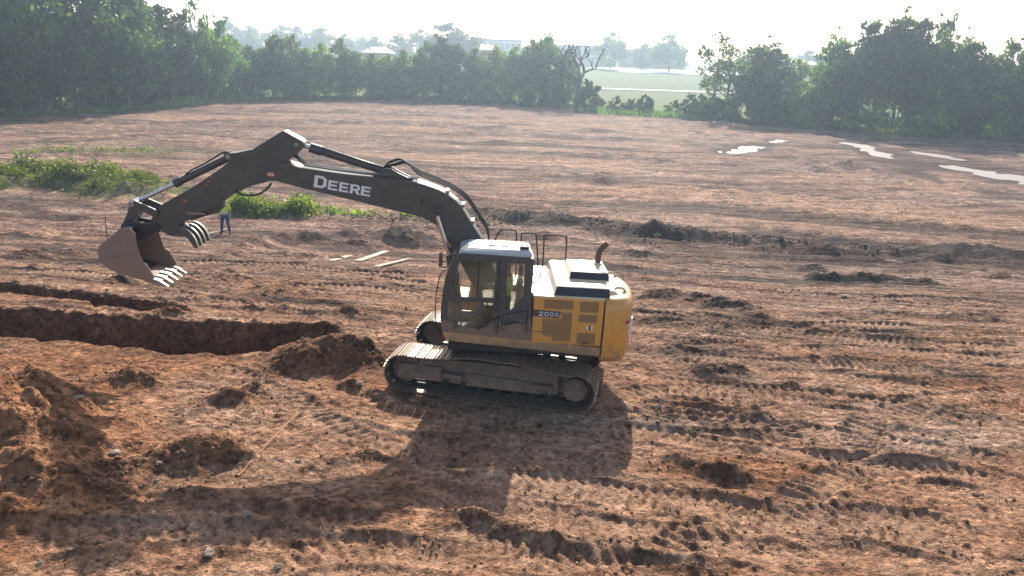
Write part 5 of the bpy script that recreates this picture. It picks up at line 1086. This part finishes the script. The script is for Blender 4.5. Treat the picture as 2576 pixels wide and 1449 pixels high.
def edge_grass(name, spine, wd, n, h_, label, seed, mt='grassm'):
    r_ = np.random.default_rng(seed); x, y = scatter(spine, wd, n, r_); z = gz(x, y); w_ = .10; a_ = r_.uniform(0, 3.14, n); hh = h_*r_.uniform(.4, 1.2, n); c_, s_ = np.cos(a_)*w_, np.sin(a_)*w_; l1, l2 = r_.normal(0, .2, n), r_.normal(0, .2, n)
    V = np.stack([np.stack([x-c_, y-s_, z-.05], 1), np.stack([x+c_, y+s_, z-.05], 1), np.stack([x+l1*.5+c_, y+l2*.5+s_, z+hh*.7], 1), np.stack([x+l1, y+l2, z+hh], 1)], 1).reshape(-1, 3)
    return set_props(link(name, np_quads(name, V, np.arange(4*n).reshape(n, 4), M[mt], False, {'tint': ('FACE', np.clip(r_.normal(.6, .3, n), 0, 1))})), label, 'grass', kind='stuff')
edge_grass('tall_grass', [(430,268),(520,258),(600,250),(640,249)], 1.6, 3500, 1.3, 'sunlit tall grass at the corner of the left wood', 311)
edge_grass('tall_grass', [(1490,278),(1560,286),(1640,291),(1720,296)], 3.5, 5000, .8, 'rough grass in the gap before the field', 312, 'leaf')
edge_grass('tall_grass', [(640,250),(900,251),(1150,256),(1440,272)], 1.2, 4000, .8, 'rough grass along the foot of the middle trees', 313, 'leaf')
edge_grass('tall_grass', [(1740,300),(2000,321),(2300,345),(2600,359)], 1.2, 4000, .8, 'rough grass along the foot of the right trees', 314, 'leaf')
edge_grass('tall_grass', [(-40,298),(150,290),(420,270)], .8, 2000, .6, 'low growth along the foot of the left wood', 315, 'leaf')
# ------------------------------------------------------------------ clods and stones
def rock_verts(r_, sub=1):
    bm = bmesh.new(); bmesh.ops.create_icosphere(bm, subdivisions=sub, radius=1.0)
    V = np.array([v.co[:] for v in bm.verts]); F_ = np.array([[v.index for v in f.verts] for f in bm.faces]); bm.free()
    V = V*(1+.25*r_.normal(size=(len(V), 1))*.6)*np.array([1, r_.uniform(.6, .95), r_.uniform(.45, .75)]); return V, F_
def clods(name, x, y, size, mat_, label, seed, sink=.3):
    r_ = np.random.default_rng(seed); protos = [rock_verts(r_) for _ in range(10)]; n = len(x); z = gz(x, y); Vs = []; Fs = []; Ts = []; b0 = 0
    for k in range(10):
        i = np.arange(k, n, 10); V0, F0 = protos[k]; a_ = r_.uniform(0, 6.28, len(i)); c_, s_ = np.cos(a_), np.sin(a_); sz = size[i]
        vx = (V0[None, :, 0]*c_[:, None]-V0[None, :, 1]*s_[:, None])*sz[:, None]+x[i, None]; vy = (V0[None, :, 0]*s_[:, None]+V0[None, :, 1]*c_[:, None])*sz[:, None]+y[i, None]
        vz = V0[None, :, 2]*sz[:, None]+z[i, None]+sz[:, None]*(.45-sink)
        Vs.append(np.stack([vx, vy, vz], -1).reshape(-1, 3)); Fs.append((F0[None]+(np.arange(len(i))*len(V0))[:, None, None]).reshape(-1, 3)+b0); b0 += len(i)*len(V0)
        Ts.append(np.repeat(np.clip(r_.normal(.5, .28, len(i)), 0, 1), len(F0)))
    o = link(name, np_quads(name, np.vstack(Vs), np.vstack(Fs), M[mat_], False, {'tint': ('FACE', np.concatenate(Ts))})); return set_props(o, label, 'soil clods', kind='stuff')
r_ = np.random.default_rng(99)
msk = (X[:-1, :-1] > -15) & (X[:-1, :-1] < 15) & (Y[:-1, :-1] > 8) & (Y[:-1, :-1] < 29)
lo_ = np.clip(looseness[:-1, :-1], 0, 1.3)*msk
pr = (lo_+.0).ravel(); idx = r_.choice(len(pr), 5200, p=pr/pr.sum()); bx, by = X[:-1, :-1].ravel()[idx]+r_.uniform(-.05, .05, 5200), Y[:-1, :-1].ravel()[idx]+r_.uniform(-.05, .05, 5200)
dk_ = soil[:-1, :-1, 2].ravel()[idx] > .42
sz = .010+.042*r_.random(5200)**4.0
clods('soil_clods', bx[~dk_], by[~dk_], sz[~dk_], 'clod', 'loose red-brown clods on the heaps and windrows', 401); clods('dark_clods', bx[dk_], by[dk_], sz[dk_], 'clod_dark', 'dark loose clods along the windrows', 402)
n = 4200; px = r_.uniform(-9, 11, n); py = 8.6+r_.random(n)**1.6*14; kk = fbm(px/2, py/1.5, 3, 410) > -.05; px, py = px[kk], py[kk]
clods('crumbs', px, py, .012+.03*r_.random(len(px))**3, 'clod', 'crumbs of soil strewn over the foreground', 403, .2)
n = 900; px = r_.uniform(-9, 11, n); py = 8.6+r_.random(n)**1.5*13
clods('pebbles', px, py, .012+.022*r_.random(n)**2, 'stone', 'pale pebbles strewn over the foreground', 404, .2)
n = 1600; bx = r_.uniform(2, 20, n); P = polyw([(1215,538),(1400,558),(1600,592),(1800,606),(2000,624),(2200,637),(2400,648),(2620,660)]); by = np.interp(bx, P[:, 0], P[:, 1])+r_.normal(0, .8, n)
clods('berm_rubble', bx, by, .02+.09*r_.random(n)**5, 'clod_dark', 'dark rubble and roots in the long berm', 405)
n = 700; bx = r_.uniform(-9, 1, n); by = np.interp(bx, [-9, 1], [at(800,548)[1], at(1200,556)[1]])+r_.normal(0, .9, n)
clods('rubble', bx, by, .03+.08*r_.random(n)**3, 'clod_dark', 'grey rubble among the weeds behind the boom', 406)
def stone(px, py, wpx, label, seed, mat_='stone', flat=.42):
    rr = np.random.default_rng(seed); x, y = at(px, py); s_ = wpx*.72/CF*math.hypot(y, CH)/2; bm = bmesh.new(); bmesh.ops.create_icosphere(bm, subdivisions=2, radius=1.0)
    o3 = rr.uniform(0, 50, 3)
    for v in bm.verts:
        c_ = v.co.normalized(); k = 1+.55*float(gn(c_.x*1.3+o3[0], c_.y*1.3+c_.z*1.7+o3[1], seed))+.25*float(gn(c_.x*3+o3[0], c_.z*3+c_.y*2+o3[1], seed+1)); v.co = c_*k
    me_ = bpy.data.meshes.new('stone'); bm.to_mesh(me_); bm.free(); me_.materials.append(M[mat_])
    at_ = me_.attributes.new('tint', 'FLOAT', 'FACE'); at_.data.foreach_set('value', np.full(len(me_.polygons), rr.uniform(.3, .9), dtype=np.float32))
    o = link('stone' if mat_ == 'stone' else 'clod', me_, loc=(x, y, float(gz(x, y))+s_*flat*.35)); o.scale = (s_, s_*rr.uniform(.6, .85), s_*flat); o.rotation_euler = (rr.normal(0, .2), rr.normal(0, .2), rr.uniform(0, 6.28))
    return set_props(o, label, 'stone' if mat_ == 'stone' else 'clod', 'loose stones and clods')
for i, (px, py, w_, lab, mt) in enumerate([(527,1398,52,'large flat pale stone in the sunlit foreground below the shadow','stone'), (620,1302,38,'grey stone at the edge of the boom shadow','stone'), (540,1136,26,'pale stone lying on the pointed dirt mound','stone'), (405,1190,30,'pale stone in the shadow at the foot of the pointed mound','stone'),
      (200,1050,46,'slab-like stone in the shadowed hollow beside the left heap','stone'), (290,1155,40,'blunt stone low in the shadowed hollow','stone'), (395,1220,20,'small stone in the wheel track below the mound','stone'), (865,972,34,'rounded clod on the low heap left of the track','clod'), (950,1010,40,'reddish boulder-like clod just left of the track','clod'), (905,985,28,'pale stone among clods left of the track','stone'),
      (1082,1150,24,'pointed pale stone in the machine shadow','stone'), (1445,1295,22,'brown clod on the windrow end below the cab shadow','clod'), (1030,1288,16,'small pale stone on the dark windrow below the shadow','stone'), (750,1162,20,'light stone where the cord ends near the shadow','stone'), (565,980,30,'rounded clod above the small shadowed bank','clod'),
      (100,1418,26,'tan stone near the bottom left corner','stone'), (180,1395,18,'small tan stone left of the large flat stone','stone'), (700,1440,30,'stone cut by the bottom edge left of centre','stone'), (2380,990,22,'light chip of stone on the right','stone'), (2455,1240,30,'dark clod far to the right','clod'), (1650,603,36,'pale block lying in the dark berm','stone'), (1725,1160,16,'pale pebble beside the dark windrow right of the shadow','stone')]):
    stone(px, py, w_, lab, 500+i, mt)
# ------------------------------------------------------------------ small things on the site
def board(name, p0, p1, wd, th, label, mt='wood', cat='board'):
    a_, b_ = at(*p0), at(*p1); za, zc = float(gz(*a_))+th*.6, float(gz(*b_))+th*.6
    mbd = MB().bar((a_[0], a_[1], za), (b_[0], b_[1], zc), wd, th); return set_props(mbd.build(name, M[mt], None, bevel=.004), label, cat)
board('plank', (832,658), (880,644), .26, .05, 'short pale plank, left of the two beyond the bucket')
board('plank', (900,657), (972,631), .30, .05, 'long pale plank lying behind the boom foot, right of the short one')
board('plank', (945,674), (1030,652), .20, .04, 'thin plank nearest to the cab among the pale planks')
board('plank', (488,598), (572,583), .09, .05, 'narrow board lying at the worker\'s feet')
board('plank', (2440,470), (2458,474), .14, .05, 'tiny board end in the field at the right') if False else None
cp = [at(760, 1040), at(735, 1066), at(700, 1100), at(665, 1135), at(630, 1172), at(600, 1206)]
cd = MB().tube(spl([(x, y, float(gz(x, y))+.04) for x, y in (cp[0], cp[2], cp[5])], 6), .007, 6).build('marking_cord', M['cord'], None, auto=True); set_props(cd, 'taut orange cord running diagonally across the dirt near the mound', 'cord')
x, y = at(270, 603); stk = MB().tube([(0, 0, -.1), (.01, 0, 1.0)], [.022, .018], 6).build('survey_stake', M['bark'], None); stk.location = (x, y, float(gz(x, y))); set_props(stk, 'thin upright stake in the dirt left of the bucket', 'stake')
MB().box(-.03, .05, -.012, .012, .86, .92).build('flagging', M['decal_o'], stk)
def twigs(name, px, py, n, L, label, seed):
    rr = random.Random(seed); x, y = at(px, py); b_ = MB()
    for k in range(n):
        a_ = rr.uniform(0, 6.28); q = Vector((rr.gauss(0, .25), rr.gauss(0, .2), .03)); e = q+Vector((math.cos(a_), math.sin(a_), rr.uniform(0, .35)))*L*rr.uniform(.5, 1); b_.tube([q, (q+e)/2+Vector((0, 0, rr.uniform(0, .08))), e], [.018, .014, .006], 5)
    o = b_.build(name, M['bark_pale'], None); o.location = (x, y, float(gz(x, y))); return set_props(o, label, 'branches')
twigs('branch_heap', 1690, 592, 14, 1.0, 'tangle of dead branches in the berm behind the exhaust', 1); twigs('branch_heap', 2200, 632, 14, 1.2, 'tangle of pale branches in the berm far to the right', 2); twigs('branch_heap', 1320, 552, 12, 1.1, 'dead branches behind the handrails', 3); twigs('branch_heap', 1640, 1040, 7, .5, 'wiry roots sticking out of the rutted soil right of the shadow', 4); twigs('branch_heap', 60, 497, 7, 1.2, 'pale sticks at the foot of the green bank', 5)
# ------------------------------------------------------------------ people
def skinmesh(name, joints, edges, mats, parent=None, root=0, sub=2):
    """one continuous skin over connected joints: (position, radius)"""
    me_ = bpy.data.meshes.new(name); me_.from_pydata([j[0] for j in joints], edges, []); me_.materials.append(mats)
    o = link(name, me_, parent); md = o.modifiers.new('skin', 'SKIN'); md.use_smooth_shade = True
    if not me_.skin_vertices:
        bm = bmesh.new(); bm.from_mesh(me_); bm.verts.layers.skin.verify(); bm.to_mesh(me_); bm.free()
    for i, (p, r_) in enumerate(joints):
        sv = me_.skin_vertices[0].data[i]; sv.radius = (r_, r_) if isinstance(r_, (int, float)) else r_; sv.use_root = (i == root)
    s_ = o.modifiers.new('sub', 'SUBSURF'); s_.levels = sub; s_.render_levels = sub
    return o
def hand(base, d, J, E, frm, side):
    d = Vector(d).normalized(); n = len(J); sidev = d.cross(Vector((0, 0, 1))); sidev = sidev.normalized() if sidev.length > .1 else Vector((0, 1, 0))
    J.append((tuple(Vector(base)+d*.07), (.042, .02))); E.append((frm, n))
    for k, off_ in enumerate((-.03, -.01, .01, .03)):
        L = (.062, .075, .072, .055)[k]; a_ = Vector(base)+d*.09+sidev*off_; m_ = a_+d*L*.6; e_ = m_+(d+Vector((0, 0, -.5))).normalized()*L*.5; q = len(J)
        J.append((tuple(a_), .0095)); J.append((tuple(m_), .009)); J.append((tuple(e_), .008)); E.extend([(n, q), (q, q+1), (q+1, q+2)])
    q = len(J); J.append((tuple(Vector(base)+d*.05+sidev*.05*side), .011)); J.append((tuple(Vector(base)+d*.09+sidev*.065*side), .009)); E.extend([(n, q), (q, q+1)])
def person(loc, rz, pose, label):
    o = empty('person', loc, rz); J = []; E = []
    def add(p, r_, to=None):
        J.append((tuple(p), r_)); k = len(J)-1
        if to is not None: E.append((to, k))
        return k
    K = pose
    pel = add(K['pelvis'], (.15, .11)); wa = add(K['waist'], (.145, .105), pel); chs = add(K['chest'], (.17, .115), wa); nk = add(K['neck'], .06, chs); hd0 = add(K['chin'], (.075, .085), nk); hd1 = add(K['crown'], (.078, .095), hd0)
    for s_ in ('l', 'r'):
        sgn = 1 if s_ == 'l' else -1
        sh_ = add(K['shoulder_'+s_], .062, chs); el_ = add(K['elbow_'+s_], .045, sh_); wr = add(K['wrist_'+s_], .028, el_); hand(K['wrist_'+s_], Vector(K['wrist_'+s_])-Vector(K['elbow_'+s_]), J, E, wr, sgn)
        hp_ = add(K['hip_'+s_], .095, pel); kn = add(K['knee_'+s_], .062, hp_); an = add(K['ankle_'+s_], .042, kn); add(K['toe_'+s_], (.045, .03), an)
    body = skinmesh('body', J, E, M['skin'], o)
    hi = [K['pelvis'], K['waist'], K['chest'], Vector(K['chest']).lerp(Vector(K['neck']), .5)]
    jk = [(tuple(hi[0]), (.168, .128)), (tuple(hi[1]), (.172, .132)), (tuple(hi[2]), (.195, .14)), (tuple(hi[3]), (.11, .09))]; je = [(0,1),(1,2),(2,3)]
    for s_ in ('l', 'r'):
        q = len(jk); jk += [(K['shoulder_'+s_], .082), (tuple(Vector(K['shoulder_'+s_]).lerp(Vector(K['elbow_'+s_]), .9)), .06)]; je += [(2, q), (q, q+1)]
        if K.get('sleeves'): jk.append((tuple(Vector(K['elbow_'+s_]).lerp(Vector(K['wrist_'+s_]), .85)), .045)); je.append((q+1, q+2))
    skinmesh('vest', jk, je, M['hivis'], o)
    pk = [(tuple(K['pelvis']), (.165, .125))]; pe = []
    for s_ in ('l', 'r'):
        q = len(pk); an = Vector(K['knee_'+s_]).lerp(Vector(K['ankle_'+s_]), .92); pk += [(K['hip_'+s_], .108), (K['knee_'+s_], .078), (tuple(an), .066)]; pe += [(0, q), (q, q+1), (q+1, q+2)]
        bt_ = [(tuple(Vector(K['ankle_'+s_])+Vector((0, 0, .06))), .056), (K['ankle_'+s_], .058), (K['toe_'+s_], (.052, .04))]; skinmesh('boot', bt_, [(0,1),(1,2)], M['boot'], o)
    skinmesh('trousers', pk, pe, M['denim'], o)
    c_ = Vector(K['crown']); hb = MB(); rings = []
    for z, r0 in ((-.005, .118), (.03, .115), (.07, .098), (.10, .065), (.115, .02)): rings.append([(c_.x+r0*1.12*math.cos(a_), c_.y+r0*math.sin(a_), c_.z+z) for a_ in np.linspace(0, 2*math.pi, 17)[:-1]])
    hb.loft(rings); hb.loft([[(c_.x+.02+r0*1.2*math.cos(a_), c_.y+r0*math.sin(a_), c_.z+z) for a_ in np.linspace(0, 2*math.pi, 17)[:-1]] for z, r0 in ((-.012, .125), (.0, .145), (.008, .125))]); hb.build('hard_hat', M['helmet'], o, auto=True)
    f_ = Vector(K['chin']).lerp(c_, .55)
    MB().loft([[(f_.x+.085, f_.y-.015, f_.z-.03), (f_.x+.085, f_.y+.015, f_.z-.03), (f_.x+.085, f_.y, f_.z+.03)], [(f_.x+.115, f_.y-.006, f_.z-.02), (f_.x+.115, f_.y+.006, f_.z-.02), (f_.x+.10, f_.y, f_.z+.01)]]).build('nose', M['skin'], o)
    for sy in (-.032, .032): MB().box(f_.x+.082, f_.x+.094, f_.y+sy-.013, f_.y+sy+.013, f_.z+.022, f_.z+.036).build('eye', M['boot'], o)
    MB().box(f_.x+.078, f_.x+.092, f_.y-.024, f_.y+.024, f_.z-.058, f_.z-.05).build('mouth', M['decal_r'], o)
    for sy in (-1, 1): MB().box(f_.x-.02, f_.x+.02, f_.y+sy*.078-.008, f_.y+sy*.078+.008, f_.z-.03, f_.z+.035).build('ear', M['skin'], o, bevel=.006)
    if not K.get('seated'):
        cz = Vector(K['waist']); rg = [[(cz.x+.178*math.cos(a_)*.86, cz.y+.182*math.sin(a_), cz.z+z) for a_ in np.linspace(0, 2*math.pi, 21)[:-1]] for z in (-.02, .03)]; MB().loft(rg, cap=False).build('reflective_band', M['reflective'], o)
    return set_props(o, label, 'person')
STAND = dict(pelvis=(0,0,.95), waist=(0,0,1.10), chest=(.01,0,1.32), neck=(.02,0,1.49), chin=(.04,0,1.575), crown=(.035,0,1.68), shoulder_l=(.0,.19,1.41), elbow_l=(-.03,.27,1.14), wrist_l=(.12,.27,.93), shoulder_r=(0,-.19,1.41), elbow_r=(-.02,-.28,1.14), wrist_r=(.14,-.26,.94),
             hip_l=(0,.10,.90), knee_l=(.03,.15,.50), ankle_l=(-.01,.20,.09), toe_l=(.16,.23,.035), hip_r=(0,-.10,.90), knee_r=(.04,-.14,.50), ankle_r=(-.01,-.18,.09), toe_r=(.16,-.21,.035))
person((wk[0], wk[1], float(gz(*wk))+.005), R(-80), STAND, 'person in hi-vis vest, blue jeans and white hard hat standing behind the excavator arm')
SIT = dict(seated=True, sleeves=True, pelvis=(.02,0,.14), waist=(-.01,0,.30), chest=(-.03,0,.52), neck=(-.01,0,.69), chin=(.02,0,.775), crown=(.015,0,.885), shoulder_l=(-.02,.19,.60), elbow_l=(.06,.27,.34), wrist_l=(.30,.25,.36), shoulder_r=(-.02,-.19,.60), elbow_r=(.06,-.27,.34), wrist_r=(.30,-.25,.36),
           hip_l=(.06,.10,.13), knee_l=(.46,.13,.16), ankle_l=(.56,.13,-.30), toe_l=(.72,.14,-.34), hip_r=(.06,-.10,.13), knee_r=(.46,-.13,.16), ankle_r=(.56,-.13,-.30), toe_r=(.72,-.14,-.34))
op = person((0, 0, 0), 0, SIT, 'operator in yellow hi-vis top seated inside the excavator cab')
bpy.context.view_layer.update()
op.matrix_world = EX.matrix_world @ Matrix.Rotation(SW, 4, 'Z') @ Matrix.Translation((.02, .82, 1.85))
# ------------------------------------------------------------------ buildings beyond the trees
def building(px, dist, wpx, top, hm, depth, wall, roof, label, pitched=True, windows=0, rz=0.0, zbase=None):
    d = ray(px, top); t_ = dist/d.y; x = d.x*t_; zt = CH+d.z*t_; w_ = wpx/CF*dist; z0 = zt-hm; zg = float(zb(x, dist))
    o = empty('building', (x, dist, z0), rz); eave = hm*.62 if pitched else hm
    MB().box(-w_/2, w_/2, -depth/2, depth/2, min(-.5, zg-z0-1.0), eave).build('wall', M[wall], o)
    if pitched: MB().loft([[(-w_/2-.5, -depth/2-.6, eave-.1), (w_/2+.5, -depth/2-.6, eave-.1), (w_/2+.5, depth/2+.6, eave-.1), (-w_/2-.5, depth/2+.6, eave-.1)], [(-w_/4, -.3, hm), (w_/4, -.3, hm), (w_/4, .3, hm), (-w_/4, .3, hm)]]).build('roof', M[roof], o)
    else: MB().box(-w_/2-.3, w_/2+.3, -depth/2-.3, depth/2+.3, eave, eave+.5).build('roof', M[roof], o)
    for k in range(windows):
        cx = -w_/2+(k+.5)*w_/windows; f_ = MB().box(cx-w_/windows*.28, cx+w_/windows*.28, -depth/2-.08, -depth/2+.1, eave*.35, eave*.8).build('window', M['pale_wall'], o)
        MB().box(cx-w_/windows*.24, cx+w_/windows*.24, -depth/2-.1, -depth/2-.05, eave*.38, eave*.77).build('pane', M['pane'], f_)
    return set_props(o, label, 'building')
building(952, 300, 66, 118, 5.0, 10, 'brick_wall', 'white_roof', 'low house with bright white hipped roof above the middle tree row', True, 4)
building(1250, 420, 120, 102, 6.5, 14, 'pale_wall', 'dark_roof', 'long pale flat-roofed building on the skyline behind the boom tip', False, 9)
building(1215, 380, 70, 112, 5, 12, 'brick_wall', 'white_roof', 'white-roofed house in front of the long pale building', True, 3)
building(1640, 455, 150, 128, 6.0, 16, 'brick_wall', 'dark_roof', 'long dark low building behind the pale lot', False, 12)
building(1480, 430, 130, 118, 6.0, 14, 'pale_wall', 'dark_roof', 'hazy long building behind the bare tree', False, 8)
building(2000, 360, 125, 150, 5.0, 14, 'brick_wall', 'dark_roof', 'dark building between the airy trees and the right clump', True, 6)
# a utility pole by the field
x, y = at(1455, 216); pole = MB().cyl((0, 0, -.5), (0, 0, 15), .16, .11, n=10).build('utility_pole', M['bark_pale'], None, auto=True); pole.location = (x, y, float(zb(x, y))); set_props(pole, 'thin utility pole rising behind the bare tree', 'pole')
MB().box(-1.1, 1.1, -.07, .07, 13.9, 14.05).build('cross_arm', M['bark_pale'], pole)
# ------------------------------------------------------------------ air
hz = bpy.data.materials.new('haze_air'); hz.use_nodes = True; ht_ = hz.node_tree; ht_.nodes.clear()
pv = ht_.nodes.new('ShaderNodeVolumePrincipled'); pv.inputs['Color'].default_value = (.66, .83, 1.0, 1); pv.inputs['Density'].default_value = .00072; pv.inputs['Anisotropy'].default_value = .6
mo = ht_.nodes.new('ShaderNodeOutputMaterial'); ht_.links.new(pv.outputs[0], mo.inputs['Volume'])
hb = MB().box(-775, 775, -70, 930, -6, 48).build('haze', hz, None); set_props(hb, 'bright morning haze in the air over the site', 'haze', kind='stuff')
